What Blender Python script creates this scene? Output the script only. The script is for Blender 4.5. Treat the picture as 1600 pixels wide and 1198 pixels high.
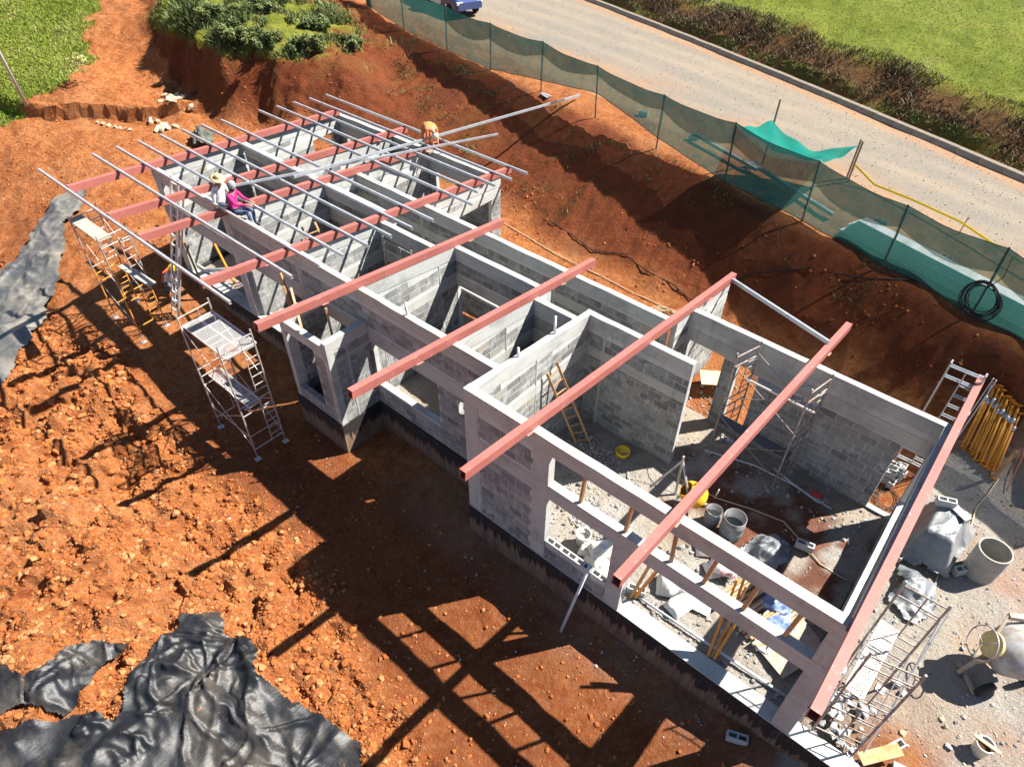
import bpy, bmesh, math, random
import numpy as np
from mathutils import Vector, Matrix

random.seed(7); rng = np.random.default_rng(7)
for o in list(bpy.data.objects): bpy.data.objects.remove(o)
scene = bpy.context.scene
COL = scene.collection
rad = math.radians

# ------------------------------------------------------------------ camera
CAM = Vector((7.294, -7.026, 13.1))
yaw, pitch, roll = rad(130.5), rad(42.7), rad(-0.4)
fw = Vector((math.cos(yaw)*math.cos(pitch), math.sin(yaw)*math.cos(pitch), -math.sin(pitch)))
rt = Vector((math.sin(yaw), -math.cos(yaw), 0)); dn = fw.cross(rt)
rt2 = rt*math.cos(roll) + dn*math.sin(roll); dn2 = -rt*math.sin(roll) + dn*math.cos(roll)
cd = bpy.data.cameras.new('camera'); cam = bpy.data.objects.new('camera', cd); COL.objects.link(cam)
m = Matrix.Identity(4)
for i in range(3):
    m[i][0] = rt2[i]; m[i][1] = -dn2[i]; m[i][2] = -fw[i]; m[i][3] = CAM[i]
cam.matrix_world = m
cd.sensor_width = 36; cd.lens = 36*1070/1600; cd.clip_start = .1; cd.clip_end = 2000
scene.camera = cam

# ------------------------------------------------------------------ sky, sun, exposure
SUN = Vector((0.53, 0.74, 1.0)).normalized()          # towards the sun
w = bpy.data.worlds.new('World'); scene.world = w; w.use_nodes = True
nt = w.node_tree; nt.nodes.clear()
sky = nt.nodes.new('ShaderNodeTexSky'); sky.sky_type = 'NISHITA'; sky.sun_disc = False
sky.sun_elevation = math.asin(SUN.z); sky.sun_rotation = math.atan2(SUN.x, SUN.y)
sky.altitude = 1400; sky.air_density = .85; sky.dust_density = .3; sky.ozone_density = 1.0
bg = nt.nodes.new('ShaderNodeBackground'); bg.inputs[1].default_value = .058
wo = nt.nodes.new('ShaderNodeOutputWorld')
nt.links.new(sky.outputs[0], bg.inputs[0]); nt.links.new(bg.outputs[0], wo.inputs[0])
sl = bpy.data.lights.new('sun', 'SUN'); sl.energy = 5.0; sl.angle = rad(.53); sl.color = (1, .95, .87)
so = bpy.data.objects.new('sun', sl); COL.objects.link(so)
so.rotation_euler = (-SUN).to_track_quat('-Z', 'Y').to_euler(); so.location = (20, 30, 40)
vs = scene.view_settings
vs.view_transform = 'Standard'; vs.look = 'None'; vs.exposure = 1.66; vs.gamma = 1; vs.use_curve_mapping = False
scene.render.engine = 'CYCLES'
try:
    scene.cycles.max_bounces = 6; scene.cycles.transparent_max_bounces = 12
    scene.cycles.diffuse_bounces = 2; scene.cycles.glossy_bounces = 2
except Exception: pass

# ------------------------------------------------------------------ helpers
ORG = {}
def tag(o, label=None, cat=None, group=None, kind=None):
    if label: o['label'] = label
    if cat: o['category'] = cat
    if group: o['group'] = group
    if kind: o['kind'] = kind
    return o
def thing(name, loc, label, cat, group=None):
    o = bpy.data.objects.new(name, None); COL.objects.link(o); o.empty_display_size = .2
    o.location = loc; ORG[o.name] = np.array(loc, float)
    return tag(o, label, cat, group)
def link_mesh(name, me, mat, parent=None, origin=None):
    o = bpy.data.objects.new(name, me); COL.objects.link(o)
    if mat is not None and not me.materials:
        for mm in (mat if isinstance(mat, (list, tuple)) else [mat]): me.materials.append(mm)
    og = np.zeros(3) if origin is None else np.array(origin, float)
    ORG[o.name] = og
    if parent is not None:
        o.parent = parent; o.location = og - ORG[parent.name]
    else: o.location = og
    return o
def from_np(name, V, Fs, mat, parent=None, smooth=False, center=True, attrs=None):
    V = np.asarray(V, np.float32)
    og = np.zeros(3)
    if center: og = np.array([(V[:,0].min()+V[:,0].max())/2, (V[:,1].min()+V[:,1].max())/2, V[:,2].min()])
    me = bpy.data.meshes.new(name)
    if isinstance(Fs, np.ndarray):
        n, k = Fs.shape
        me.vertices.add(len(V)); me.vertices.foreach_set('co', (V-og.astype(np.float32)).ravel())
        me.loops.add(n*k); me.loops.foreach_set('vertex_index', Fs.astype(np.int32).ravel())
        me.polygons.add(n); me.polygons.foreach_set('loop_start', np.arange(0, n*k, k, dtype=np.int32))
        me.update(calc_edges=True)
    else:
        me.from_pydata([tuple(map(float, v)) for v in (V-og)], [], [tuple(f) for f in Fs]); me.update()
    me.polygons.foreach_set('use_smooth', np.full(len(me.polygons), bool(smooth)))
    if attrs:
        for an, (ty, arr) in attrs.items():
            a = me.attributes.new(an, ty, 'POINT')
            a.data.foreach_set('color' if ty == 'FLOAT_COLOR' else 'value', np.asarray(arr, np.float32).ravel())
    return link_mesh(name, me, mat, parent, og)
class MB:
    def __init__(s): s.v = []; s.f = []; s.mi = []
    def add(s, V, F, mi=0):
        b = len(s.v); s.v += [tuple(v) for v in V]; s.f += [tuple(i+b for i in f) for f in F]; s.mi += [mi]*len(F); return s
    def box(s, a, b, mi=0):
        (x0,y0,z0),(x1,y1,z1) = a, b
        return s.add([(x0,y0,z0),(x1,y0,z0),(x1,y1,z0),(x0,y1,z0),(x0,y0,z1),(x1,y0,z1),(x1,y1,z1),(x0,y1,z1)],
            [(0,3,2,1),(4,5,6,7),(0,1,5,4),(1,2,6,5),(2,3,7,6),(3,0,4,7)], mi)
    def bar(s, p0, p1, wd, ht, up=(0,0,1), mi=0):
        p0, p1 = Vector(p0), Vector(p1); d = (p1-p0).normalized(); up = Vector(up)
        sd = d.cross(up)
        if sd.length < 1e-3: sd = d.cross(Vector((1,0,0)))
        sd.normalize(); u = sd.cross(d)
        V = []
        for p in (p0, p1):
            for a, b in ((-1,-1),(1,-1),(1,1),(-1,1)): V.append(p + sd*a*wd/2 + u*b*ht/2)
        return s.add(V, [(0,3,2,1),(4,5,6,7),(0,1,5,4),(1,2,6,5),(2,3,7,6),(3,0,4,7)], mi)
    def tube(s, p0, p1, r, n=8, r1=None, cap=True, mi=0):
        p0, p1 = Vector(p0), Vector(p1); d = (p1-p0).normalized()
        a = d.cross(Vector((0,0,1)))
        if a.length < 1e-3: a = Vector((1,0,0))
        a.normalize(); b = d.cross(a); r1 = r if r1 is None else r1
        V = []
        for p, rr in ((p0, r), (p1, r1)):
            for i in range(n): t = 2*math.pi*i/n; V.append(p + (a*math.cos(t)+b*math.sin(t))*rr)
        F = [(i, (i+1) % n, n+(i+1) % n, n+i) for i in range(n)]
        if cap: F += [tuple(range(n-1, -1, -1)), tuple(range(n, 2*n))]
        return s.add(V, F, mi)
    def path(s, pts, r, n=6, mi=0):
        pts = [Vector(p) for p in pts]; rings = []
        for i, p in enumerate(pts):
            d = (pts[min(i+1, len(pts)-1)]-pts[max(i-1, 0)]).normalized()
            a = d.cross(Vector((0,0,1)))
            if a.length < 1e-3: a = Vector((1,0,0))
            a.normalize(); b = d.cross(a)
            rings.append([p+(a*math.cos(2*math.pi*k/n)+b*math.sin(2*math.pi*k/n))*r for k in range(n)])
        V = [v for q in rings for v in q]; F = []
        for i in range(len(pts)-1):
            for k in range(n): F.append((i*n+k, i*n+(k+1) % n, (i+1)*n+(k+1) % n, (i+1)*n+k))
        F += [tuple(range(n-1, -1, -1)), tuple(range((len(pts)-1)*n, len(pts)*n))]
        return s.add(V, F, mi)
    def lathe(s, c, prof, n=24, axis=(0,0,1), mi=0, closed=False):
        ax = Vector(axis).normalized(); a = ax.cross(Vector((0,0,1)))
        if a.length < 1e-3: a = Vector((1,0,0))
        a.normalize(); b = ax.cross(a); c = Vector(c); V = []
        for r, h in prof:
            for k in range(n): t = 2*math.pi*k/n; V.append(c+ax*h+(a*math.cos(t)+b*math.sin(t))*r)
        F = []
        for i in range(len(prof)-1):
            for k in range(n): F.append((i*n+k, i*n+(k+1) % n, (i+1)*n+(k+1) % n, (i+1)*n+k))
        return s.add(V, F, mi)
    def build(s, name, mat, parent=None, smooth=False, center=True):
        o = from_np(name, np.array([tuple(v) for v in s.v]), s.f, mat, parent, smooth, center)
        if any(s.mi): o.data.polygons.foreach_set('material_index', np.array(s.mi, np.int32))
        return o

# lattice value noise
def _h(ix, iy, seed):
    h = (ix.astype(np.int64)*374761393 + iy.astype(np.int64)*668265263 + seed*1442695041) & 0xffffffff
    h = ((h ^ (h >> 13))*1274126177) & 0xffffffff
    return ((h ^ (h >> 16)) & 0xffff)/65535.0
def vnoise(x, y, sc, seed=0):
    x = np.asarray(x, float)/sc; y = np.asarray(y, float)/sc
    ix, iy = np.floor(x), np.floor(y); fx, fy = x-ix, y-iy
    fx = fx*fx*(3-2*fx); fy = fy*fy*(3-2*fy)
    a = _h(ix, iy, seed); b = _h(ix+1, iy, seed); c = _h(ix, iy+1, seed); d = _h(ix+1, iy+1, seed)
    return (a*(1-fx)+b*fx)*(1-fy) + (c*(1-fx)+d*fx)*fy
def fbm(x, y, sc, oct=4, seed=0, gain=.5):
    t = 0; amp = 1; tot = 0
    for i in range(oct): t = t + amp*vnoise(x, y, sc/2**i, seed+i*17); tot += amp; amp *= gain
    return t/tot
def sstep(a, b, x): t = np.clip((np.asarray(x, float)-a)/(b-a), 0, 1); return t*t*(3-2*t)

# ------------------------------------------------------------------ materials
def mat(name, col=(.5,.5,.5), rough=.8, metal=0, noise=None, bump=None, spec=.3, col2=None, alpha=None, ns=6, detail=6, coord='Object', lo=.35, hi=.65):
    M = bpy.data.materials.new(name); M.use_nodes = True
    n = M.node_tree.nodes; l = M.node_tree.links; b = n['Principled BSDF']
    b.inputs['Roughness'].default_value = rough; b.inputs['Metallic'].default_value = metal
    b.inputs['Specular IOR Level'].default_value = spec
    b.inputs['Base Color'].default_value = (*col, 1)
    tc = n.new('ShaderNodeTexCoord')
    if col2 is not None:
        t = n.new('ShaderNodeTexNoise'); t.inputs['Scale'].default_value = ns; t.inputs['Detail'].default_value = detail; t.inputs['Roughness'].default_value = .65
        l.new(tc.outputs[coord], t.inputs['Vector'])
        r = n.new('ShaderNodeMapRange'); r.inputs[1].default_value = lo; r.inputs[2].default_value = hi; r.clamp = True
        l.new(t.outputs[0], r.inputs[0])
        x = n.new('ShaderNodeMix'); x.data_type = 'RGBA'; x.inputs[6].default_value = (*col, 1); x.inputs[7].default_value = (*col2, 1)
        l.new(r.outputs[0], x.inputs[0]); l.new(x.outputs[2], b.inputs['Base Color'])
    if bump:
        t2 = n.new('ShaderNodeTexNoise'); t2.inputs['Scale'].default_value = bump[0]; t2.inputs['Detail'].default_value = 5
        l.new(tc.outputs[coord], t2.inputs['Vector'])
        bp = n.new('ShaderNodeBump'); bp.inputs['Strength'].default_value = bump[1]; bp.inputs['Distance'].default_value = bump[2] if len(bump) > 2 else .02
        l.new(t2.outputs[0], bp.inputs['Height']); l.new(bp.outputs[0], b.inputs['Normal'])
    return M
def N(M): return M.node_tree.nodes, M.node_tree.links, M.node_tree.nodes['Principled BSDF']
def mixc(n, l, fac, a, b):
    x = n.new('ShaderNodeMix'); x.data_type = 'RGBA'
    for s, v in ((0, fac), (6, a), (7, b)):
        if hasattr(v, 'links') or hasattr(v, 'is_linked'): l.new(v, x.inputs[s])
        else: x.inputs[s].default_value = v if s == 0 else (*v, 1)
    return x.outputs[2]
def noise(n, l, vec, scale, detail=5, rough=.6, lo=.35, hi=.65, a=0., b=1.):
    t = n.new('ShaderNodeTexNoise'); t.inputs['Scale'].default_value = scale; t.inputs['Detail'].default_value = detail; t.inputs['Roughness'].default_value = rough
    l.new(vec, t.inputs['Vector'])
    r = n.new('ShaderNodeMapRange'); r.inputs[1].default_value = lo; r.inputs[2].default_value = hi; r.inputs[3].default_value = a; r.inputs[4].default_value = b
    l.new(t.outputs[0], r.inputs[0]); return r.outputs[0]
def math_(n, l, op, a, b=None):
    t = n.new('ShaderNodeMath'); t.operation = op
    for i, v in enumerate((a, b)):
        if v is None: continue
        if hasattr(v, 'is_linked'): l.new(v, t.inputs[i])
        else: t.inputs[i].default_value = v
    return t.outputs[0]
def scaled(n, l, vec, s):
    t = n.new('ShaderNodeMapping'); t.inputs['Scale'].default_value = s; l.new(vec, t.inputs['Vector']); return t.outputs[0]

def pip(px_, py_, poly):
    ins_ = np.zeros(np.shape(px_), bool); n_ = len(poly); j = n_-1
    for i in range(n_):
        (xi, yi), (xj, yj) = poly[i], poly[j]
        ins_ ^= ((yi > py_) != (yj > py_)) & (px_ < (xj-xi)*(py_-yi)/(yj-yi+1e-12)+xi); j = i
    return ins_

ORD = ['first','second','third','fourth','fifth','sixth','seventh','eighth','ninth','tenth','eleventh','twelfth','thirteenth','fourteenth','fifteenth','sixteenth','seventeenth']
# ------------------------------------------------------------------ terrain
PX = np.array([-60,-40,-27.2,-22.65,-18.73,-15.24,-11.69,-8.24,-4.78,-1.53,1.6,4.45,7.06,10,14,25,60.])
PY = np.array([27,23,20.4,19.07,18.32,17.68,17.0,16.26,15.32,14.53,13.78,12.94,12.06,11.1,9.8,6,-8.])
KX = np.array([-70,-40,-22.3,-19.2,-13.3,-9.2,-5.0,-1.5,1.4,4.06,6.42,14,25,60.])
KY = np.array([46,37,31.0,29.8,27.9,26.6,25.2,24.0,22.95,21.85,20.7,17,11.5,-6.])
def Ff(x): return np.interp(x, PX, PY)
_kp = np.polyfit(KX[2:11], KY[2:11], 2); _ks = 2*_kp[0]*6.42+_kp[1]; _kl = 2*_kp[0]*-22.3+_kp[1]
def Kf(x):
    x = np.asarray(x, float); c = np.clip(x, -22.3, 6.42)
    return np.polyval(_kp, c)+np.maximum(x-6.42,0)*_ks+np.minimum(x+22.3,0)*_kl
def footf(x): return np.interp(x, [-30,-25,-22,-17,-12,-9,-4.8,-.7,4.5,7.4,14], [8.0,8.3,10.0,10.8,11.2,11.0,10.4,10.0,9.9,9.9,8.6])
ctrl = []
for x in np.arange(-9, 10, 3.): ctrl += [(x,-.6,-1.12),(x,-2.5,-1.2),(x,-5,-1.1)]
ctrl += [(8.6,-.6,-.75),(8.6,-2,-1.0),(11,-1.2,-.45),(9.6,.6,-.2),(12,.5,-.2),(9,3,-.15),(12,4,-.1),(9,7,-.1),(14,8,0),(10,9.0,0),
 (-11.5,-.6,-.95),(-14,-.6,-.8),(-11.5,-2.5,-1.0),(-14.5,-2.5,-.95),(-16.5,-.5,-.5),(-16,2,-.25),(-16.5,5,-.15),(-17,8,-.05),(-20,2,-.25),(-20,5,-.2),(-21,8,-.05),
 (-24,3,-.2),(-25,5,-.15),(-24,6.5,-.1),(-27,4.6,-.1),(-29,4,-.1),(-31,2,-.1),(-27,2.5,-.3),(-23,1,-.35),(-21,-.5,-.55),(-18.5,-2,-.95),(-15.5,-4.5,-1.15),(-20,-4.5,-1.7),(-23.5,-2,-1.3),(-27,-1,-1.1),(-30,0,-.9),(-24,-6,-2),
 (-9,-7,-.9),(-5,-7,-.6),(-2,-7.5,-.35),(1,-7,-.7),(-6,-9,-.5),(-10,-10,-1.0),(-14,-8,-1.5),(-3,-10,-.3),(3,-8,-.9),(6,-6,-1.1),(12,-6,-1.0),(0,-13,-.5),(-15,-14,-1.8),(10,-14,-1.2),(20,-10,-.8),(20,0,-.4),
 # cut step and ramp at the far left
 (-34.5,2.2,.6),(-32,3.3,.65),(-29.5,5.2,.65),(-27.6,6.8,.5),(-26.2,7.6,.4),(-31.5,6.6,1.3),(-34.6,7.6,2.0),(-36,10.3,2.8),(-33,8.5,1.7),(-38,12,3.4),(-33,5.2,1.3),(-38,6,2.4),(-42,5,2.6),(-36,1,1.2),(-42,0,1.8),(-50,10,3.4),(-50,-5,1.5),(-45,14,3.6),
 # bank with bushes
 (-32.3,11.0,3.5),(-29.9,10.1,3.25),(-27.4,9.9,3.05),(-25.3,9.9,2.85),(-22.9,11.3,2.5),(-20,13,2.4),(-24,14,2.9),(-28,14,3.4),(-32,16,3.5),(-28,19,2.6),(-34,21,2.6),
 (-31.8,9.9,1.85),(-30.5,9.3,1.2),(-28.9,9.2,.45),(-26.9,8.95,.2),(-25,8.6,.05),(-23,9.9,.05),(-34.8,11.0,2.7),
 (-40,20,3.0),(-60,15,4.5),(-60,-30,1),(-30,-20,-2.5)]
for x in [-24.5,-22,-19.5,-17,-14.5,-12,-9.5,-7,-4.5,-2,.5,3,5.5,8,11,14]:
    f = float(footf(x)); e = float(Ff(x))
    ctrl.append((x, f, .05))
    if x > -21: ctrl.append((x, f-1.2, 0)); ctrl.append((x, e-.7, 2.1)); ctrl.append((x, .35*f+.65*(e-.7), 1.35))
    ctrl.append((x, e+.1, 2.22)); ctrl.append((x, e+2.5, 2.28))
for x in [-60,-45,-33,-22,-14,-7,0,6,12,20,40]:
    k = float(Kf(x)); ctrl += [(x,k-6,2.3),(x,k-3,2.3),(x,k+.5,2.35),(x,k+1.0,2.5),(x,k+2.9,3.7),(x,k+9,4.4),(x,k+22,5.2),(x,k+60,6.)]
ctrl += [(30,-60,-1),(-80,-80,-2),(150,0,0),(150,150,8),(-150,150,9),(-150,-100,0),(0,-150,-2),(0,200,10)]
def step_l(x, y):     # the low cut that edges the far pad
    d = np.asarray(y, float)-np.interp(x, [-60,-40,-36,-31,-29,-26.6,-25.5], [-4,.2,1.2,3.2,5.0,7.1,8.6])
    return .62*sstep(-.04,.24,d)*sstep(5.5,1.5,d)*sstep(-25.0,-26.5,x)
ctrl = [(x, y, z-float(step_l(x,y))) for x, y, z in ctrl]
CP = np.array(ctrl)
_A = np.sqrt(((CP[:,None,:2]-CP[None,:,:2])**2).sum(-1)); np.fill_diagonal(_A, 0)
_n = len(CP); _B = np.zeros((_n+1,_n+1)); _B[:_n,:_n] = _A - np.eye(_n)*.05; _B[:_n,_n] = 1; _B[_n,:_n] = 1
_w = np.linalg.solve(_B, np.append(CP[:,2], 0))
def rbf(x, y):
    x = np.asarray(x, float).ravel(); y = np.asarray(y, float).ravel(); o = np.empty(len(x))
    for i in range(0, len(x), 20000):
        s = slice(i, i+20000)
        d = np.sqrt((x[s,None]-CP[None,:,0])**2+(y[s,None]-CP[None,:,1])**2); o[s] = d@_w[:_n]+_w[_n]
    return o
def inside(x, y):
    xl = -14.2-.127*(y-.93)
    return ((x>.1)&(x<7.9)&(y>.12)&(y<6.35)) | ((x>xl)&(x<=.12)&(y>1.0)&(y<5.5)) | ((x>xl)&(x<-7.0)&(y>=5.4)&(y<8.85)) | ((x>-6.12)&(x<-4.4)&(y>-.28)&(y<1.1)) | ((x>.1)&(x<1.7)&(y>=5)&(y<5.5))
def spoil(x, y):     # loose clods of dug earth
    lim = np.interp(x, [-30,-20,-15,-10,-6,-2,2,6,9], [-3.2,-2.9,-2.6,-2.7,-3.0,-3.6,-4.3,-5.4,-8]) + (fbm(x, y, 2.2, 3, 5)-.5)*1.6
    return sstep(.5, -.5, y-lim)
def detail(x, y):
    sp = spoil(x, y)
    lump = (fbm(x*.8+y*.5, y*.8-x*.5, 1.9, 3, 3)-.5)*.95 + np.abs(fbm(x, y, .85, 3, 11)-.5)*.75 - .16*sstep(.56,.68,fbm(x,y,.5,2,12)) - .22*sstep(.60,.72,fbm(x,y,1.1,2,13)) + (fbm(x,y,.32,3,71)-.5)*.34
    pad = sstep(-14.5,-17,x); fine = (fbm(x, y, .9, 5, 21)-.5)*(.12+.10*pad) + (fbm(x,y,.36,3,31)-.5)*(.06+.08*pad)
    bank = sstep(-.6, .6, y-footf(x))*sstep(.2, -1.2, y-Ff(x))*sstep(-34,-30,x)
    ero = (fbm(x*1.6, y*.7, 1.2, 4, 41)-.5)*.34 + (np.abs(fbm(x, y, .6, 3, 44)-.5))*.16
    road = sstep(.3, 1.2, y-Ff(x))*sstep(.1, -.2, y-Kf(x))*(x > -26)
    far = sstep(-28, -31, x)*.25 + sstep(0, 2, y-Kf(x)-.6)*.5
    return (fine*(1-sp) + lump*sp)*(1-bank) + ero*bank*sstep(-24,-16,x) + (ero*2.2)*bank*sstep(-16,-24,x) + far*(fbm(x,y,1.6,4,51)-.5)*.8*(1-road)
def hgt(x, y, det=True):
    x = np.atleast_1d(np.asarray(x, float)); y = np.atleast_1d(np.asarray(y, float))
    z = rbf(x, y) + step_l(x, y+(fbm(x,y,.9,3,77)-.5)*.5); road = sstep(.1, 1.5, y-Ff(x))*sstep(.1, -.2, y-Kf(x))*sstep(-27,-25,x)
    d = detail(x, y)*(1-road*.85)
    z = z + (d if det else 0)
    rm = sstep(.9,2.0,y-Ff(x))*sstep(1.0,.5,y-Kf(x))*sstep(-30,-27,x); z = z*(1-rm)+2.3*rm
    ins = inside(x, y)
    zi = -.17 + (fbm(x, y, .8, 4, 61)-.5)*.16 + (fbm(x,y,.2,3,64)-.5)*.06
    z = np.where(ins, zi, z)
    # the strip between bump-out, wall and path stays below the plinth top
    return z
def H(x, y):
    i = int(np.clip(np.searchsorted(gx,x)-1,0,len(gx)-2)); j = int(np.clip(np.searchsorted(gy,y)-1,0,len(gy)-2))
    u = (x-gx[i])/(gx[i+1]-gx[i]); v = (y-gy[j])/(gy[j+1]-gy[j]); Z = zz.reshape(sh)
    return float((Z[i,j]*(1-u)+Z[i+1,j]*u)*(1-v)+(Z[i,j+1]*(1-u)+Z[i+1,j+1]*u)*v)
def HN(x, y):
    x = np.asarray(x,float); y = np.asarray(y,float)
    i = np.clip(np.searchsorted(gx,x)-1,0,len(gx)-2); j = np.clip(np.searchsorted(gy,y)-1,0,len(gy)-2)
    u = (x-gx[i])/(gx[i+1]-gx[i]); v = (y-gy[j])/(gy[j+1]-gy[j]); Z = zz.reshape(sh)
    return (Z[i,j]*(1-u)+Z[i+1,j]*u)*(1-v)+(Z[i,j+1]*(1-u)+Z[i+1,j+1]*u)*v

gx = np.concatenate([np.arange(-320,-60,20), np.arange(-60,-42,.6), np.arange(-42,-30,.22), np.arange(-30,-16,.14), np.arange(-16,12,.085), np.arange(12,30,.6), np.arange(30,330,20)])
gy = np.concatenate([np.arange(-200,-16,12), np.arange(-16,-10.6,.3), np.arange(-10.6,2,.085), np.arange(2,8.6,.16), np.arange(8.6,20,.12), np.arange(20,36,.3), np.arange(36,72,1.2), np.arange(72,330,18)])
GX, GY = np.meshgrid(gx, gy, indexing='ij'); sh = GX.shape
xx, yy = GX.ravel(), GY.ravel(); zz = hgt(xx, yy)
ni, nj = sh
idx = np.arange(ni*nj).reshape(sh)
Fq = np.stack([idx[:-1,:-1].ravel(), idx[1:,:-1].ravel(), idx[1:,1:].ravel(), idx[:-1,1:].ravel()], 1)
nz = fbm(xx, yy, 1.7, 4, 81); nz2 = fbm(xx, yy, .6, 4, 85)
bankm = sstep(-.3, 1.0, yy-footf(xx)+ (nz-.5)*1.5)*sstep(.2, -.6, yy-Ff(xx)+(nz-.5)*.6)
ramp = pip(xx+(nz-.5)*.6, yy+(nz2-.5)*.6, [(-24.5,5.5),(-31,3.6),(-33.2,7),(-36.5,8.4),(-39,12.5),(-34.6,11.3),(-31.6,9.8),(-29,9.0),(-26.6,8.5)])
bankm = bankm*(1-ramp)
ins = inside(xx, yy)
damp_shade = np.clip(bankm*.9 + (1-spoil(xx,yy))*sstep(.5,-1,yy)*sstep(-12,-6,xx)*(.35+.35*nz) + sstep(-18,-21,xx)*sstep(1.5,0,yy)*.4*nz2, 0, 1)  # dark red bank soil; middle term paints the house's shade into earth colour
roomR = ins & (xx > .1)
grey = np.where(roomR, np.clip(.97-sstep(2.6,4.0,xx+ (nz-.5)*2)*sstep(2.2,3.2,yy+(nz2-.5)*1.2)*sstep(5.8,5.0,yy+(nz-.5))*sstep(.36,.55,nz2)*.85, 0, 1), np.where(ins, .85, 0.))
damp_shade = np.where(roomR, np.clip(.55+.75*nz2, 0, 1)*.95, np.where(ins, .2, damp_shade))
yard = sstep(7.9, 8.3, xx)*sstep(-1.2,.4,yy+(nz-.5)*1.2)*sstep(10.3,8.8,yy-.0*xx+(nz-.5)*1.6)
grey = np.maximum(grey, yard*np.clip(.95+.9*(nz-.5)*2, .45, 1)); damp_shade = np.where(yard > .3, 0, damp_shade)
redspot = sstep(1.1,.3,np.hypot(xx-9.7, yy-.75)); grey = grey*(1-redspot)
grey = np.maximum(grey, (1-spoil(xx,yy))*sstep(-1.3,-.5,yy)*(yy<1)*sstep(-4,0,xx)*.25*nz2)
brush = sstep(.6, 1.0, yy-Kf(xx))*sstep(3.5, 2.5, yy-Kf(xx)+(nz-.5)*1.8)*(xx > -60)
lawn = sstep(2.3, 3.3, yy-Kf(xx)+(nz-.5)*1.8)
edge = sstep(.25,.4,yy-Kf(xx))*sstep(1.3,.7,yy-Kf(xx))*sstep(.4,.55,nz2)*.8
GP = [(-32.4,1.6),(-31.3,5.2),(-32.3,6.6),(-34.7,7.5),(-36.8,8.8),(-37.6,10.5),(-36.2,12.2),(-34,13),(-34,40),(-90,40),(-90,-6)]
left = pip(xx+(nz-.5)*1.6+(nz2-.5)*.8, yy+(nz2-.5)*1.2, GP).astype(float)
mound = sstep(2.35, 2.8, zz+(nz2-.5)*.8)*sstep(-19.0,-21.5,xx)*sstep(-33.5,-31.5,xx)*(yy>9.9)*sstep(18.5,16.5,yy-.1*(xx+25)+(nz-.5)*3)
tuft = bankm*sstep(.55,.7,nz)*sstep(-4,-10,xx)*.6 + sstep(.25,-.5,np.abs(yy-Ff(xx)+.9))*sstep(.5,.62,nz2)*.7
green = np.clip(lawn+left+edge+mound*.85+tuft*.12, 0, 1)
zone = np.stack([damp_shade, grey, green, brush], 1)

G = mat('red_earth'); n, l, b = N(G)
tc = n.new('ShaderNodeTexCoord'); O = tc.outputs['Object']
at = n.new('ShaderNodeAttribute'); at.attribute_name = 'zone'
sp = n.new('ShaderNodeSeparateColor'); l.new(at.outputs['Color'], sp.inputs[0])
dirt = mixc(n, l, noise(n,l,O,.9,8,.65), (.355,.124,.038), (.29,.088,.025))
dirt = mixc(n, l, noise(n,l,O,.75,6,.7,.50,.62,0,.6), dirt, (.215,.060,.018))
dirt = mixc(n, l, noise(n,l,O,7,6,.7,.45,.7,0,.75), dirt, (.45,.235,.108))
dirt = mixc(n, l, noise(n,l,O,.35,5,.6,.5,.68,0,.55), dirt, (.40,.19,.082))
dirt = mixc(n, l, noise(n,l,O,2.3,6,.7,.50,.66,0,.75), dirt, (.205,.054,.017))
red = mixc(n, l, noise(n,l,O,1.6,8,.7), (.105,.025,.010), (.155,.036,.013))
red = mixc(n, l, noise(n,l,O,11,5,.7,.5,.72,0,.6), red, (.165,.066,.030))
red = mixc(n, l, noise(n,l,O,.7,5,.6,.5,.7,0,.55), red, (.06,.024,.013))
gry = mixc(n, l, noise(n,l,O,1.1,8,.7), (.36,.315,.25), (.42,.40,.37))
gry = mixc(n, l, noise(n,l,O,26,4,.8,.48,.66,0,.8), gry, (.16,.145,.13))
gry = mixc(n, l, noise(n,l,O,40,3,.8,.56,.66,0,.8), gry, (.55,.54,.51))
gry = mixc(n, l, noise(n,l,O,.55,4,.5,.5,.66,0,.5), gry, (.42,.30,.17))
grn = mixc(n, l, noise(n,l,O,.5,8,.7), (.125,.165,.018), (.19,.205,.032))
grn = mixc(n, l, noise(n,l,O,5,6,.7,.5,.72,0,.7), grn, (.05,.075,.014))
grn = mixc(n, l, noise(n,l,O,.25,5,.6,.56,.72,0,.6), grn, (.20,.17,.09))
brs = mixc(n, l, noise(n,l,O,2.5,8,.75), (.070,.037,.014), (.125,.062,.022))
brs = mixc(n, l, noise(n,l,O,.8,6,.7,.55,.7,0,.8), brs, (.20,.085,.036))
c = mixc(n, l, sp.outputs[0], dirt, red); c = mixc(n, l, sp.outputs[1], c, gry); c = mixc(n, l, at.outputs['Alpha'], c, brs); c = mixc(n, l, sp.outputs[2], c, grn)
l.new(c, b.inputs['Base Color']); b.inputs['Roughness'].default_value = .95; b.inputs['Specular IOR Level'].default_value = .1
h1 = noise(n,l,O,9,8,.75,0,1); h2 = noise(n,l,O,45,4,.7,0,1,0,.4)
bp = n.new('ShaderNodeBump'); bp.inputs['Strength'].default_value = 1.0; bp.inputs['Distance'].default_value = .11
l.new(math_(n,l,'ADD',h1,h2), bp.inputs['Height']); l.new(bp.outputs[0], b.inputs['Normal'])
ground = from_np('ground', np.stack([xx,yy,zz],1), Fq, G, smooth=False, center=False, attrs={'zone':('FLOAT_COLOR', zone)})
tag(ground, kind='structure')

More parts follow.
